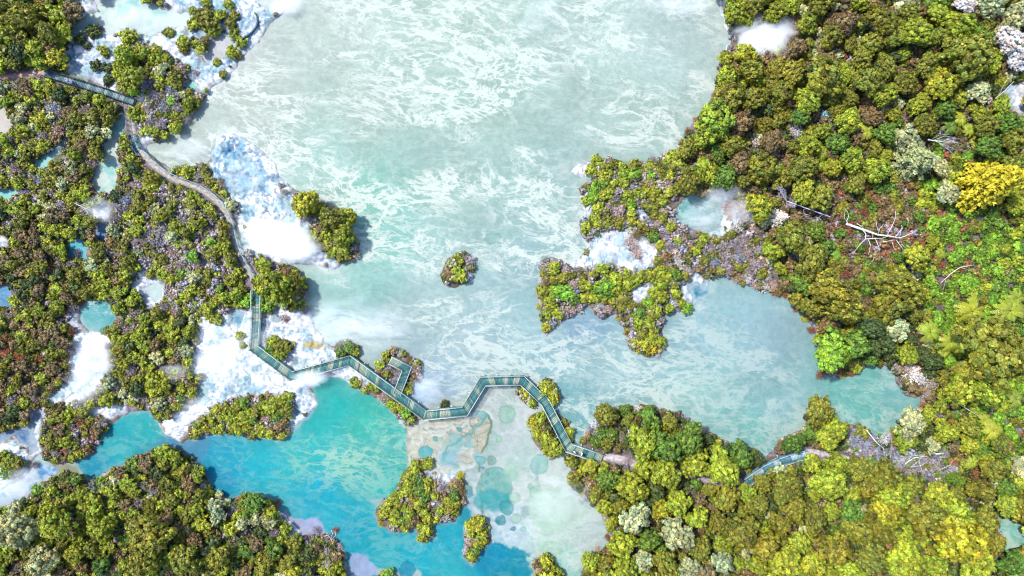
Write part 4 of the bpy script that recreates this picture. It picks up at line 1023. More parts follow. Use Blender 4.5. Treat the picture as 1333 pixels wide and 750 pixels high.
def boardwalk(name, label, line, half, z, every, cols, railc, group=None, spur=None, seed=1, sides=(1, -1), fascia=TEAL):
    r = random.Random(seed)
    P = world(line, z); cx, cy = np.mean(P, 0)
    root = empty(name, (0, 0, 0)); tag(root, label, 'boardwalk', group)
    mb = MB(); plank_deck(mb, line, half, z, .28, r, cols)
    obj('deck', mb.mesh('deck'), M_WOOD, root)
    mb = MB()
    for d in (half - .12, -half + .02): strip(mb, line, d, d + .10, z - .30, z - .073, z)
    o = obj('joist', mb.mesh('joist'), M_WOOD, root); o.color = (*fascia, 1)
    pm = post_mesh(1.06); n = 0
    for sd in sides:
        mb = MB(); d = sd * (half - .06)
        strip(mb, line, d - .035, d + .035, z + 1.06, z + 1.11, z)
        o = obj('handrail', mb.mesh('handrail'), M_PAINT, root); o.color = (*railc, 1)
        for zz in (.35, .70):
            mb = MB(); strip(mb, line, d - .02 - sd * .03, d + .02 - sd * .03, z + zz, z + zz + .10, z)
            o = obj('mid_rail', mb.mesh('mid_rail'), M_PAINT, root); o.color = (*[.55 * q for q in railc], 1)
        mb = MB(); strip(mb, line, d - .03 - sd * .04, d + .03 - sd * .04, z + .004, z + .13, z)
        o = obj('kickboard', mb.mesh('kickboard'), M_PAINT, root); o.color = (*TEAL, 1)
        for p_, t in along(line, z, d, every):
            if n >= 96: break
            o = link(bpy.data.objects.new('post', pm), root); n += 1
            o.location = (p_[0], p_[1], z); o.rotation_euler = (0, 0, math.atan2(t[1], t[0])); o.color = (*[.5 * q for q in railc], 1)
    if not pm.materials: pm.materials.append(M_PAINT)
    bm_ = MB(); bm_.prism((-.09, -half - .35), (.09, -half - .35), (.09, half + .35), (-.09, half + .35), -.18, 0); bme = bm_.mesh('bearer'); bme.materials.append(M_WOOD)
    pl = MB(); pl.prism((-.09, -.09), (.09, -.09), (.09, .09), (-.09, .09), -2.0, 0); plm = pl.mesh('pile'); plm.materials.append(M_WOOD)
    k = 0
    for p_, t in along(line, z, 0, every * 1.25):
        if k >= 60: break
        k += 1
        o = link(bpy.data.objects.new('bearer', bme), root); o.location = (p_[0], p_[1], z - .305); o.rotation_euler = (0, 0, math.atan2(t[1], t[0])); o.color = (.22, .26, .24, 1)
        for sd in (1, -1):
            nn = np.array((-t[1], t[0])) * sd * (half - .25)
            o = link(bpy.data.objects.new('pile', plm), root); o.location = (p_[0] + nn[0], p_[1] + nn[1], z - .49); o.color = (.15, .17, .16, 1)
    return root


ZB = 1.35
bw2 = boardwalk('boardwalk', 'long zigzag timber boardwalk with teal stained planks crossing the water between lake and turquoise pool', BW2, .93, ZB, 2.2, BROWN, RAILC, seed=3)
bw1 = boardwalk('boardwalk', 'straight timber boardwalk with dark handrail bordering the northern white rock flats', BW1, .70, 1.15, 2.0, [(.07, .115, .125), (.12, .155, .16), (.045, .085, .095)], (.015, .02, .035), seed=4)
bw3 = boardwalk('boardwalk', 'short curved boardwalk of pale blue planks emerging from the trees south of the lagoon', BW3, .86, 1.15, 2.0, [(.07, .16, .21), (.20, .29, .32), (.05, .13, .17), (.27, .33, .35)], (.26, .37, .41), seed=5)
bwp = boardwalk('boardwalk', 'small bridge section of teal planks set into the western footpath', [(173.5, 177), (176, 187), (180.5, 196)], .66, .93, 1.6, [(.08, .18, .20), (.18, .25, .25)], (.05, .08, .1), seed=6)
# viewing platform
lk = boardwalk('viewing_platform', 'hook shaped timber viewing platform branching off the boardwalk over a rocky islet', SPUR, .80, ZB + .012, 2.0, BROWN, RAILC, seed=8)
lk['category'] = 'viewing platform'

# footpaths
def ribbon(name, line, half, col, z=.86, seed=0):
    P = np.array(line, float); Q = [P[0]]
    for a, b in zip(P[:-1], P[1:]):                                     # smooth the line
        n = max(1, int(np.linalg.norm(b - a) / 6)); Q += [a + (b - a) * (k / n) for k in range(1, n + 1)]
    Q = np.array(Q)
    for _ in range(6): Q[1:-1] = .25 * Q[:-2] + .5 * Q[1:-1] + .25 * Q[2:]
    W = np.array(world(Q, z)); A = offset(W, half); B = offset(W, -half); n = len(W); mb = MB()
    ring = [np.concatenate([q, np.full((n, 1), h)], 1) for q, h in ((A, z - .5), (A, z), (B, z), (B, z - .5))]
    mb.add(np.concatenate(ring), [(k * n + i, k * n + i + 1, (k + 1) * n + i + 1, (k + 1) * n + i) for k in range(3) for i in range(n - 1)], col)
    o = obj(name, mb.mesh(name), M_PATH); tag(o, kind='structure')
    return Q


ribbon('footpath', FAR_FP, .55, (.24, .15, .13), .86, 1)
Q2 = ribbon('footpath', FP2, .52, (.19, .175, .16), .88, 2)
ribbon('footpath', FP3, .72, (.25, .22, .23), .88, 3); ribbon('footpath', FP4, .7, (.19, .16, .18), .88, 4); ribbon('footpath', FP5, .75, (.24, .21, .23), .88, 5)


def railing(label, line, side, z, col, group=None):
    P = np.array(world(line, z)); root = empty('path_railing', (0, 0, 0)); tag(root, label, 'railing', group)
    d = side
    mb = MB(); strip(mb, line, d - .05, d + .05, z + 1.0, z + 1.05, z); o = obj('handrail', mb.mesh('handrail'), M_PAINT, root); o.color = (*col, 1)
    for zz in (.3, .65):
        mb = MB(); strip(mb, line, d - .02, d + .02, z + zz, z + zz + .08, z); o = obj('mid_rail', mb.mesh('mid_rail'), M_PAINT, root); o.color = (*col, 1)
    pm = post_mesh(1.0); pm.materials.append(M_PAINT)
    for p_, t in along(line, z, d, 2.0)[:90]:
        o = link(bpy.data.objects.new('post', pm), root); o.location = (p_[0], p_[1], z); o.color = (*col, 1); o.rotation_euler = (0, 0, math.atan2(t[1], t[0]))


s_ = [q for q in Q2 if q[1] < 206 and q[1] > 138]
railing('dark timber railing on the stream side of the western footpath', s_, -.72, .85, (.05, .07, .10))
railing('teal railing on the rocky lake side of the western footpath', [q for q in Q2 if q[1] > 200 and q[1] < 372][::2], .74, .85, (.16, .26, .28))

# ------------------------------------------------------------------ dead trees
def branch_tree(name, label, cat, trunk, limbs, z, col, group=None):
    col = [.92 * q for q in col]
    """trunk: [(px,py,dz,r)], limbs: lists of (px,py,dz) with start radius"""
    def pt(q): x, y = ground_at(q[0], q[1], z + q[2]); return (x, y, z + q[2])
    root = empty(name, (0, 0, 0)); tag(root, label, cat, group)
    if trunk:
        mb = MB(); mb.tube([pt(q) for q in trunk], [.7 * q[3] for q in trunk], 6); o = obj('trunk', mb.mesh('trunk', True), M_BARK, root); o.color = (*col, 1)
    for r0, *ps in limbs:
        mb = MB(); n = len(ps); mb.tube([pt(q) for q in ps], [max(.02, .58 * r0 * (1 - .75 * k / (n - 1))) for k in range(n)], 6)
        o = obj('branch', mb.mesh('branch', True), M_BARK, root); o.color = (*col, 1)
    return root


cr = lambda a, b: (1000 + a / 6.06, 230 + b / 6.06)                       # read off an enlarged crop
def LB(r0, pts, z=(.0, .5)):
    n = len(pts); return (r0, *[(*cr(a, b), z[0] + (z[1] - z[0]) * k / (n - 1)) for k, (a, b) in enumerate(pts)])
branch_tree('fallen_tree', 'huge bleached fallen tree with spreading bare limbs in the eastern bracken', 'dead tree',
            [(*cr(615, 372), 0, .34), (*cr(740, 415), .1, .30), (*cr(860, 458), .2, .24), (*cr(960, 470), .3, .17), (*cr(1040, 486), .4, .13)],
            [LB(.11, [(860, 458), (920, 465), (975, 455)]), LB(.13, [(640, 385), (618, 350), (634, 318), (628, 280), (602, 248)], (.2, 1.2)), LB(.08, [(620, 352), (600, 330), (602, 290)], (.3, .9)),
             LB(.13, [(740, 415), (770, 450), (768, 492), (720, 540), (668, 610)], (.1, .8)), LB(.12, [(768, 492), (850, 488), (900, 486), (975, 460)], (.3, .5)), LB(.08, [(790, 496), (806, 540), (800, 590), (790, 615)], (.2, .5)),
             LB(.09, [(845, 490), (862, 530), (875, 560), (862, 590)], (.2, .6)), LB(.1, [(868, 450), (880, 410), (912, 372)], (.3, 1.4)), LB(.1, [(872, 446), (856, 390), (850, 342)], (.3, 1.6)), LB(.12, [(940, 460), (972, 400), (1000, 340), (1006, 268)], (.3, 2.2)),
             LB(.12, [(1000, 480), (1040, 430), (1058, 400), (1050, 380)], (.3, 1.3)), LB(.08, [(1040, 470), (1046, 430), (1062, 408)], (.4, 1.1)), LB(.12, [(1030, 484), (1080, 470), (1130, 445), (1180, 422)], (.4, 1.2)), LB(.05, [(1120, 450), (1160, 456), (1196, 462)], (.8, .7)),
             LB(.09, [(905, 515), (950, 508), (985, 500), (1020, 500)], (.3, .4)), LB(.09, [(1010, 500), (1040, 540), (1064, 570), (1060, 605)], (.2, .3)), LB(.06, [(1050, 530), (1080, 560), (1110, 570)], (.2, .3)), LB(.06, [(820, 440), (822, 470), (824, 500)], (.3, .2)),
             LB(.09, [(700, 370), (740, 395), (765, 430)], (.6, .3)), LB(.06, [(880, 520), (890, 550)], (.2, .2)), LB(.07, [(1098, 325), (1106, 350), (1098, 385)], (1.0, .6)), LB(.07, [(840, 610), (828, 660), (796, 695), (768, 696)], (.0, .1)), LB(.06, [(980, 520), (990, 560), (1005, 580)], (.2, .2))], 2.4, (.50, .46, .50))
comb = []
for k in range(9):
    x0, y0 = 70 + k * 11 if k < 6 else 150 + (k - 6) * 24, 120
    if k < 6: comb.append(LB(.05, [(128 + k * 3, 178 + k * 3), (100 + k * 8, 130 - 6 * abs(k - 2)), (72 + k * 10, 66 + 5 * k), (60 + k * 9, 100 + 5 * k)], (.1, 1.0)))
    else: comb.append(LB(.05, [(170 + (k - 6) * 20, 198 + (k - 6) * 7), (180 + (k - 6) * 18, 160), (186 + (k - 6) * 12, 132)], (.1, .8)))
    comb.append(LB(.045, [(150 + k * 9, 190 + k * 3), (142 + k * 9, 225), (134 + k * 9, 248)], (.1, -.3)))
branch_tree('fallen_tree', 'slender fallen dead trunk with a comb of curved bare twigs at one end', 'dead tree',
            [(*cr(490, 318), 0, .17), (*cr(400, 285), .1, .16), (*cr(270, 238), .2, .13), (*cr(140, 190), .3, .08)], comb + [LB(.06, [(430, 300), (390, 330), (376, 358)], (.1, .2)), LB(.07, [(330, 305), (280, 292)], (0, .1)), LB(.05, [(300, 245), (276, 265), (280, 290)], (.2, 0))], 3.6, (.40, .37, .50))
branch_tree('dead_tree', 'broken dead tree with fanned silver twigs among the northeastern crowns', 'dead tree', [(1208, 182, 0, .13), (1222, 184, .2, .10), (1238, 186, .4, .06)],
            [(.05, (1214, 183, .1), (1230, 177, .5), (1252, 181, .9)), (.05, (1216, 183, .2), (1234, 182, .5), (1254, 188, .8)), (.05, (1218, 184, .2), (1232, 190, .4), (1246, 196, .5)), (.04, (1222, 186, .2), (1236, 196, .2), (1246, 206, .1)), (.04, (1212, 182, .1), (1222, 176, .7), (1236, 175, 1.0)), (.04, (1228, 183, .4), (1246, 186, .7), (1250, 193, .6))], 4.0, (.36, .44, .48))
branch_tree('dead_tree', 'thin curved dead branch lying over green bracken below the golden conifer', 'dead tree', [(1225, 368, 0, .06), (1238, 356, .4, .09), (1250, 348, .7, .08), (1268, 345, .9, .05)], [(.05, (1250, 348, .7), (1262, 352, .6), (1272, 350, .5)), (.05, (1222, 384, -.3), (1228, 376, 0), (1232, 362, .3))], 2.2, (.48, .46, .42))
branch_tree('log', 'pale bleached log lying on the slope east of the lagoon end', 'log', [(1239, 530, 0, .32), (1248, 537, .05, .28), (1258, 544, .05, .16)], [(.06, (1255, 541, .1), (1262, 541, .4), (1268, 546, .4))], 1.3, (.46, .38, .44))
branch_tree('log', 'short white log on the ground between tangled twigs and green bushes', 'log', [(1213, 590, 0, .16), (1220, 591, .05, .20), (1228, 590, .05, .17)], [(.05, (1224, 590, .1), (1223, 584, .3), (1224, 578, .4))], 1.4, (.62, .62, .64))
branch_tree('dead_tree', 'grey leaning dead tree at the far end of the lagoon', 'dead tree', [(1128, 560, 0, .13), (1140, 575, .3, .12), (1152, 586, .5, .08)],
            [(.06, (1136, 570, .3), (1148, 572, .6), (1160, 570, .8)), (.05, (1150, 584, .5), (1152, 594, .6), (1160, 604, .6)), (.05, (1146, 580, .4), (1136, 590, .5), (1132, 600, .4)), (.05, (1160, 570, .3), (1160, 590, .4), (1158, 604, .3))], 2.0, (.40, .42, .55))
branch_tree('dead_tree', 'tangle of silvery fallen branches east of the leaning dead tree', 'dead tree', [(1178, 604, 0, .10), (1190, 596, .2, .10), (1206, 594, .4, .06)],
            [(.07, (1180, 604, .1), (1186, 594, .5), (1200, 592, .7), (1210, 596, .5)), (.06, (1186, 608, .1), (1196, 600, .5), (1202, 592, .8)), (.06, (1186, 608, .1), (1200, 606, .4), (1208, 600, .5)), (.05, (1190, 598, .3), (1182, 592, .4), (1172, 590, .5)), (.05, (1196, 600, .3), (1200, 612, .4), (1206, 618, .3)), (.05, (1222, 612, .1), (1236, 606, .4), (1244, 612, .4)), (.05, (1236, 606, .2), (1240, 600, .4), (1246, 596, .5))], 2.0, (.50, .56, .58))
branch_tree('dead_tree', 'long straight bare pole fallen across green scrub at the eastern slope', 'dead tree', [(1222, 498, 0, .06), (1240, 520, .2, .09), (1258, 532, .3, .08), (1277, 544, .4, .05)], [(.04, (1246, 524, .3), (1256, 522, .5), (1262, 516, .6))], 2.2, (.46, .44, .40))
branch_tree('dead_tree', 'two bare forked branches hanging over the white northeastern thicket', 'dead tree', [(1296, 128, 0, .08), (1308, 118, .5, .07), (1320, 106, 1.0, .05)], [(.05, (1308, 118, .5), (1318, 116, .8), (1324, 110, 1.0)), (.05, (1300, 125, .2), (1306, 112, .8), (1312, 102, 1.2))], 3.2, (.50, .50, .52))
branch_tree('dead_tree', 'white bare branches reaching into the turquoise pool from its southern shore', 'dead tree', [(352, 672, 0, .07), (358, 676, .2, .05)], [(.05, (354, 673, .1), (360, 670, .3), (367, 674, .3)), (.05, (356, 675, .1), (358, 682, .2), (352, 688, .2)), (.04, (355, 674, .1), (362, 677, .3), (366, 680, .3)), (.04, (354, 673, .1), (352, 668, .3), (358, 666, .3))], .8, (.62, .62, .66))
branch_tree('dead_tree', 'spiky white dead branch above the rusty bush at the southern shore', 'dead tree', [(432, 706, 0, .06), (430, 700, .2, .05)], [(.04, (431, 702, .2), (427, 697, .5), (422, 698, .6)), (.04, (431, 702, .2), (433, 694, .5), (431, 690, .7)), (.04, (431, 703, .2), (437, 697, .5), (436, 691, .6))], 1.0, (.62, .60, .64))
branch_tree('dead_tree', 'sun bleached branches on the bank of the western blue ponds', 'dead tree', [(92, 262, 0, .07), (104, 268, .3, .06), (118, 274, .4, .04)], [(.05, (98, 265, .2), (100, 258, .5), (108, 256, .6)), (.05, (104, 268, .3), (112, 264, .5), (120, 266, .5)), (.04, (110, 271, .3), (116, 280, .4), (124, 284, .3))], 2.0, (.50, .48, .54))

# ------------------------------------------------------------------ people on the paths
def person_mesh(seed, shirt, trousers, stride):
    r = random.Random(seed); sk = bpy.data.meshes.new('person')
    s = stride
    v = [(0, 0, .95), (0, 0, 1.2), (0, 0, 1.42), (0, 0, 1.54), (0, .02, 1.66), (0, .02, 1.76),
         (-.19, 0, 1.40), (-.24, -.10 * s, 1.12), (-.22, .10 * s, .90), (.19, 0, 1.40), (.24, .14 * s, 1.12), (.22, .26 * s, .92),
         (-.10, 0, .90), (-.11, .14 * s, .50), (-.11, .10 * s, .08), (-.11, .22 * s, .04), (.10, 0, .90), (.11, -.06 * s, .50), (.11, -.24 * s, .10), (.11, -.12 * s, .04)]
    e = [(0, 1), (1, 2), (2, 3), (3, 4), (4, 5), (2, 6), (6, 7), (7, 8), (2, 9), (9, 10), (10, 11), (0, 12), (12, 13), (13, 14), (14, 15), (0, 16), (16, 17), (17, 18), (18, 19)]
    rad = [.16, .16, .15, .06, .10, .09, .075, .055, .04, .075, .055, .04, .10, .07, .045, .04, .10, .07, .045, .04]
    sk.from_pydata(v, e, []); o = bpy.data.objects.new('tmp_person', sk); COL.objects.link(o)
    md = o.modifiers.new('skin', 'SKIN'); o.modifiers.new('sub', 'SUBSURF').levels = 1
    for i, q in enumerate(sk.skin_vertices[0].data): q.radius = (rad[i], rad[i] * (.75 if i < 3 else 1)); q.use_root = (i == 0)
    dg = bpy.context.evaluated_depsgraph_get(); dg.update()
    me = bpy.data.meshes.new_from_object(o.evaluated_get(dg)); bpy.data.objects.remove(o)
    co = np.empty(len(me.vertices) * 3, np.float32); me.vertices.foreach_get('co', co); co = co.reshape(-1, 3)
    c = np.ones((len(co), 4), np.float32); c[:, :3] = shirt
    c[co[:, 2] < .95, :3] = trousers; c[(co[:, 2] > 1.5), :3] = (.45, .28, .2); c[(np.abs(co[:, 0]) > .19) & (co[:, 2] < 1.0), :3] = (.45, .28, .2)
    c[co[:, 2] < .09, :3] = (.04, .04, .04); c[(co[:, 2] > 1.70), :3] = (.06, .04, .03); c[(co[:, 2] > 1.62) & (co[:, 1] < -.02), :3] = (.06, .04, .03)
    a = me.attributes.new('Col', 'FLOAT_COLOR', 'POINT'); a.data.foreach_set('color', c.ravel())
    me.polygons.foreach_set('use_smooth', np.ones(len(me.polygons), bool)); me.materials.append(M_CLOTH)
    return me


for px, py, z, rz, sh, trs, lb in ((748.5, 585.5 + 4, ZB, 1.9, (.75, .75, .78), (.08, .10, .16), 'person in a white top walking on the boardwalk beside the yellow bushes'), (757.5, 592, ZB, 1.2, (.78, .72, .70), (.16, .16, .2), 'person in a pale pink top on the boardwalk close to its eastern end'),
                                   (43, 96, .86, 1.2, (.55, .62, .75), (.10, .10, .14), 'person in light blue on the reddish path west of the dark railed boardwalk'), (86, 103.5, 1.15, 1.4, (.75, .76, .80), (.08, .08, .10), 'person in white on the dark railed boardwalk beside the white flats'), (91, 105.5, 1.15, 1.9, (.50, .62, .85), (.10, .12, .2), 'person in a blue top on the dark railed boardwalk beside the white flats')):
    x, y = ground_at(px, py, z + 1.4)
    o = obj('person', person_mesh(int(px), sh, trs, 1.0), None); o.location = (x, y, z); o.rotation_euler = (0, 0, rz); tag(o, lb, 'person')

# ------------------------------------------------------------------ low walls
def low_wall(label, line, z0, z1, half, col):
    mb = MB(); strip(mb, line, half, -half, z0, z1, z1); o = obj('low_wall', mb.mesh('low_wall'), M_WOOD); o.color = (*col, 1); tag(o, label, 'low wall')


low_wall('thin dark curved retaining wall on the white spit of the northern shore', [(331, 16), (334, 20), (335, 28), (333, 35), (327, 42), (320, 47), (315, 50)], .2, 1.1, .12, (.03, .06, .07))
low_wall('dark angular edging wall beside the pale stream in the southeastern photo corner', [(1345, 714), (1325, 718), (1311, 722), (1307, 728), (1300, 744), (1297, 760)], -.3, 1.3, .16, (.015, .02, .02))

# ------------------------------------------------------------------ steam
m, nt, out = new_mat('steam')
tc = N(nt, 'ShaderNodeTexCoord'); oi = N(nt, 'ShaderNodeObjectInfo'); sx_ = N(nt, 'ShaderNodeSeparateColor'); L(nt, oi.outputs['Color'], sx_.inputs[0])
ln = N(nt, 'ShaderNodeVectorMath', operation='LENGTH'); L(nt, tc.outputs['Object'], ln.inputs[0])
fall = ramp(nt, ln.outputs['Value'], (.35, 1.0, 1.0, 0.0))
geo = N(nt, 'ShaderNodeNewGeometry')
sm_ = N(nt, 'ShaderNodeMapping'); sm_.inputs['Rotation'].default_value = (0, 0, .6); sm_.inputs['Scale'].default_value = (.7, 1.3, .8); L(nt, geo.outputs['Position'], sm_.inputs[0])
nz_ = noise(nt, sm_.outputs[0], .15, 7, .64, 1.6)
dn = ramp(nt, math_(nt, 'ADD', nz_, math_(nt, 'MULTIPLY', math_(nt, 'SUBTRACT', fall, .5), .26)), (.41, .68, 0.0, 1.0))
dn = math_(nt, 'MULTIPLY', math_(nt, 'MULTIPLY', dn, fall), sx_.outputs[0])
pv = N(nt, 'ShaderNodeVolumePrincipled'); pv.inputs['Color'].default_value = (.98, .98, .99, 1); L(nt, dn, pv.inputs['Density'])
L(nt, pv.outputs[0], out.inputs['Volume']); M_STEAM = m
import bmesh
sbm = bmesh.new(); bmesh.ops.create_icosphere(sbm, subdivisions=3, radius=1.0); STEAM_ME = bpy.data.meshes.new('steam_cloud'); sbm.to_mesh(STEAM_ME); sbm.free()
for lb, px, py, rx, ry, hz, rot, dens in (
        ('dense white steam cloud over the white terrace beside the wooded lake point', 365, 312, 62, 34, 4.5, -20, .9), ('thick steam drifting across the southern white terrace', 284, 460, 44, 52, 3.6, 20, .26), ('steam veil over the first boardwalk elbow', 334, 437, 22, 24, 3.6, 0, .08),
        ('steam puff over the second boardwalk elbow', 402, 494, 32, 16, 4.5, 12, .3), ('white steam rolling off the terrace edge onto the lake', 434, 425, 50, 38, 3.5, -40, .15), ('steam wisp trailing over the lake toward the platform', 486, 420, 64, 38, 3.5, -15, .11), ('small steam plume rising from blue water beside the viewing platform', 556, 506, 26, 28, 4, 0, .12),
        ('dense white steam filling the pond in the northeastern wood', 995, 47, 50, 34, 4.0, 12, .9), ('thin steam swirling over the teal pool', 912, 280, 36, 29, 4, 0, .13), ('pale steam drifting above the teal pool toward the conifers', 940, 250, 32, 18, 5, 15, .14),
        ('steam over the white stream bed of the western scrub', 120, 480, 36, 60, 4, -20, .22), ('steam wisps over the blue white flats at the western edge', 22, 632, 44, 28, 3.5, 25, .15), ('steam haze above the lake at the upper photo edge', 890, 4, 56, 26, 3.5, 0, .10), ('steam streak over the lake near the middle of the upper edge', 704, 16, 62, 26, 3.5, 40, .05),
        ('faint steam over the milky northern pool', 175, 25, 60, 22, 3.5, -5, .10), ('little bluish steam puff in the scrub west of the southern terrace', 228, 484, 20, 14, 4, 0, .2), ('steam over the tip of the northern white spit', 374, 6, 28, 16, 3.5, 0, .18), ('thin steam sheet hanging over the blue rocky terrace', 318, 232, 52, 40, 4, -30, .05), ('steam over the pale bay between footpath and rocky terrace', 240, 195, 44, 24, 3, 10, .12), ('pale steam over the lilac patch among the western ponds', 130, 272, 28, 22, 4, 0, .14), ('wispy steam over the mauve dead scrub', 965, 275, 30, 24, 4, 0, .16), ('steam sheet over the shallow vent bay', 730, 650, 50, 40, 3, 20, .12), ('low steam over the white peninsula beach', 795, 325, 44, 24, 3.5, 20, .12), ('steam drifting across the white strip west of the turquoise pool', 250, 535, 38, 20, 4, 30, .16)):
    x, y = ground_at(px, py, hz * .5)
    o = obj('steam_cloud', STEAM_ME, M_STEAM)
    o.location = (x, y, hz * .55); o.scale = (rx * S * 1.15, ry * S * 1.15, hz * .62); o.rotation_euler = (0, 0, math.radians(rot)); o.color = (dens, 0, 0, 1)
    tag(o, lb, 'steam', 'steam clouds over the hot ground')

# ------------------------------------------------------------------ labels of the plants
MARKS = [('the corner nearest the milky pool', 60, 30), ('the dark railed boardwalk', 115, 112), ('the milky northern pool', 170, 25), ('the cream stream', 140, 210), ('the beige western pond', 5, 157), ('the bright cyan stream', 65, 205),
         ('the paired blue ponds', 112, 318), ('the western edge ponds', 8, 385), ('the teal pond', 130, 412), ('the white stream bed', 110, 480), ('the cyan sinter patch', 195, 375), ('the small green pool', 248, 113), ('the grey inlet', 292, 58), ('the curved spit wall', 325, 30),
         ('the path junction', 172, 135), ('the rocky blue terrace', 325, 230), ('the steaming white terrace', 360, 310), ('the wooded lake point', 430, 300), ('the bend of the western footpath', 300, 285), ('the big round lime tree', 352, 372), ('the white southern terrace', 300, 450),
         ('the first boardwalk elbow', 332, 453), ('the second boardwalk elbow', 381, 490), ('the third boardwalk elbow', 456, 469), ('the viewing platform', 520, 490), ('the silt fan', 580, 575), ('the lone islet in the lake', 597, 350), ('the boardwalk top stretch', 655, 495), ('the yellow bush clumps', 705, 565), ('the boardwalk end', 784, 597),
         ('the wooded island in the turquoise pool', 550, 650), ('the narrow yellow islet', 622, 700), ('the western arm of the turquoise pool', 160, 580), ('the round bush island', 90, 570), ('the blue white corner flats', 30, 630), ('the rusty shore scrub', 250, 640), ('the grey lilac shelf', 395, 690), ('the bright lime corner tree', 65, 680), ('the large olive southern crown', 188, 715),
         ('the bottom shelf of pale silt', 470, 740), ('the long scrub bank', 310, 545), ('the peninsula tip', 745, 222), ('the white peninsula beach', 790, 330), ('the western cape', 710, 390), ('the southern cape', 845, 445), ('the pink dead bush', 846, 239), ('the steaming teal pool', 912, 280), ('the mauve dead scrub', 960, 330), ('the small rimmed shore pool', 907, 378),
         ('the white steaming pond', 995, 47), ('the lake bend', 935, 140), ('the large olive crown', 1072, 99), ('the twin limes of the northern wood', 1194, 40), ('the great olive cluster', 1263, 69), ('the silver northeastern trees', 1322, 65), ('the pale trunked yellow tree', 1226, 109), ('the fanned dead tree', 1230, 186), ('the pale conifer', 1195, 207), ('the golden conifer', 1291, 241),
         ('the twig comb', 1018, 255), ('the fallen tree', 1120, 303), ('the round green dome', 1048, 368), ('the red brown hollow', 1130, 350), ('the bright green headland', 1088, 465), ('the lagoon end', 1185, 515), ('the pair of golden ferns', 1290, 408), ('the eastern olive giant', 1293, 456), ('the pale log', 1248, 537), ('the orange fern', 1296, 562), ('the round lagoon tree', 1067, 540),
         ('the blue tangle of twigs', 1140, 590), ('the short white log', 1220, 590), ('the curved blue boardwalk', 1010, 603), ('the tall lime twins', 837, 580), ('the hidden path', 905, 620), ('the white flowering bush', 800, 688), ('the pale lime dome', 883, 697), ('the southern olive canopy', 967, 693), ('the ridged yellow crowns', 1258, 705), ('the pale corner stream', 1315, 697), ('the southeastern olive trio', 1140, 640), ('the bottom yellow canopy', 1023, 733), ('the shallow vent bay', 740, 690)]
MARKS[0] = ('the northwestern photo corner', 30, 20)
NOUN = {BT: 'broadleaf tree', 'scrub_tree': 'scrub tree', 'bush': 'bush', 'dead_bush': 'bare twiggy bush', 'tree_fern': 'tree fern', 'conifer_tree': 'conifer'}
GRP = {BT: 'broadleaf trees of the woods', 'scrub_tree': 'small trees of the scrub', 'bush': 'leafy bushes on shores and flats', 'dead_bush': 'bare and withered bushes', 'tree_fern': 'tree ferns of the eastern slope', 'conifer_tree': 'conifers of the eastern wood'}
CAT = {BT: 'tree', 'scrub_tree': 'tree', 'bush': 'bush', 'dead_bush': 'bush', 'tree_fern': 'tree fern', 'conifer_tree': 'tree'}
SIZES = {BT: (11, 17), 'scrub_tree': (8, 10), 'bush': (6, 9), 'dead_bush': (7, 9), 'tree_fern': (9, 13), 'conifer_tree': (12, 25)}
DIRS = ['east of', 'northeast of', 'north of', 'northwest of', 'west of', 'southwest of', 'south of', 'southeast of']
ORD = ['', 'second', 'third', 'fourth', 'fifth', 'sixth', 'seventh', 'eighth', 'ninth', 'tenth', 'eleventh', 'twelfth']
cells = {}
for t, kd, px, py, r_, ck in THINGS:
    d = [math.hypot(px - m_[1], py - m_[2]) for m_ in MARKS]; i = int(np.argmin(d)); m_ = MARKS[i]
    a = math.degrees(math.atan2(m_[2] - py, px - m_[1])) % 360
    dr = DIRS[int((a + 22.5) // 45) % 8] if d[i] > 3 else 'marking'
    lo, hi = SIZES[kd]; sz = 'small' if r_ < lo else 'large' if r_ > hi else 'medium'
    cells.setdefault((kd, sz, ck, dr, m_[0]), []).append((d[i], t))
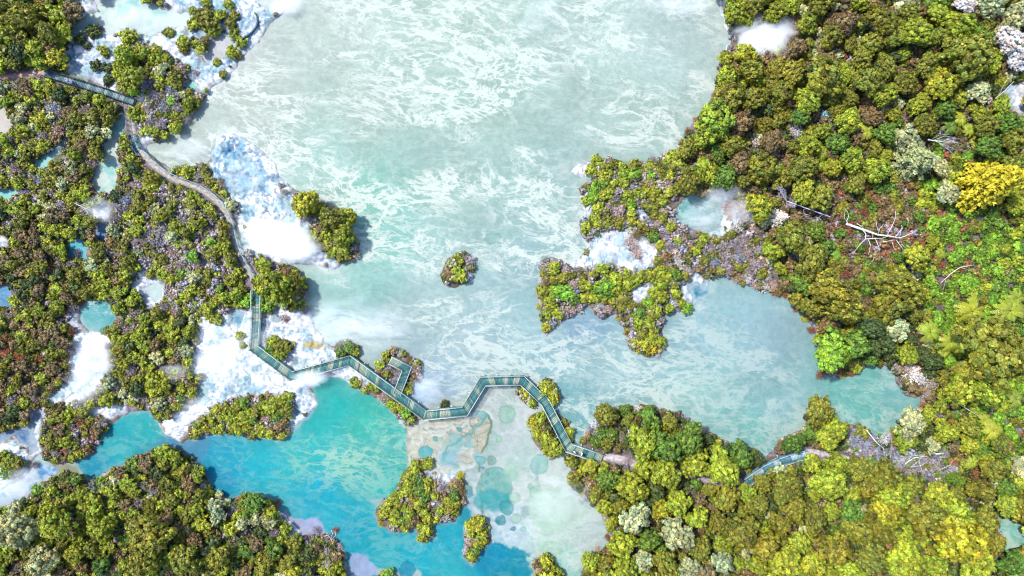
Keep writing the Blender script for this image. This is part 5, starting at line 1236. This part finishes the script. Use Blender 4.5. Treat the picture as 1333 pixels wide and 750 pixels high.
for (kd, sz, ck, dr, mk), ts in cells.items():
    ts.sort(key=lambda q: q[0])
    for k, (dd, t) in enumerate(ts):
        lb = f'{sz} {COLORS[ck][0]} {NOUN[kd]} {dr} {mk}'
        if len(ts) > 1: lb += ', first outward' if k == 0 else f', {ORD[min(k, 11)]} outward'
        tag(t, lb, CAT[kd], GRP[kd])

# ------------------------------------------------------------------ light, sky, camera
w = bpy.data.worlds.new('World'); scene.world = w; w.use_nodes = True
nt = w.node_tree; nt.nodes.clear()
sky = nt.nodes.new('ShaderNodeTexSky'); sky.sky_type = 'NISHITA'; sky.sun_disc = False
ELEV, AZ = 57.0, -57.0
sky.sun_elevation = math.radians(ELEV); sky.sun_rotation = math.radians(AZ)
bg = nt.nodes.new('ShaderNodeBackground'); bg.inputs[1].default_value = .15
wo = nt.nodes.new('ShaderNodeOutputWorld'); nt.links.new(sky.outputs[0], bg.inputs[0]); nt.links.new(bg.outputs[0], wo.inputs[0])
sl = bpy.data.lights.new('sun', 'SUN'); sl.energy = 2.55; sl.angle = math.radians(3.5); sl.color = (1.0, .95, .87)
so = link(bpy.data.objects.new('sun', sl)); so.location = (-60, 45, 90)
from mathutils import Vector
el, az = math.radians(ELEV), math.radians(AZ)
tosun = Vector((math.sin(az) * math.cos(el), math.cos(az) * math.cos(el), math.sin(el)))
so.rotation_euler = tosun.to_track_quat('Z', 'Y').to_euler()

cam = bpy.data.cameras.new('camera'); cam.sensor_width = 36; cam.lens = 36 * CAM_H / (1333 * S); cam.clip_end = 3000
co_ = link(bpy.data.objects.new('camera', cam)); co_.location = (0, 0, CAM_H); co_.rotation_euler = (0, 0, 0)
scene.camera = co_
scene.view_settings.view_transform = 'Standard'; scene.view_settings.look = 'None'
scene.view_settings.exposure = EXPO; scene.view_settings.gamma = 1
scene.cycles.diffuse_bounces = 3; scene.cycles.volume_bounces = 5; scene.cycles.max_bounces = 8; scene.cycles.volume_step_rate = 2.5; scene.cycles.volume_max_steps = 32; scene.cycles.filter_width = 1.15
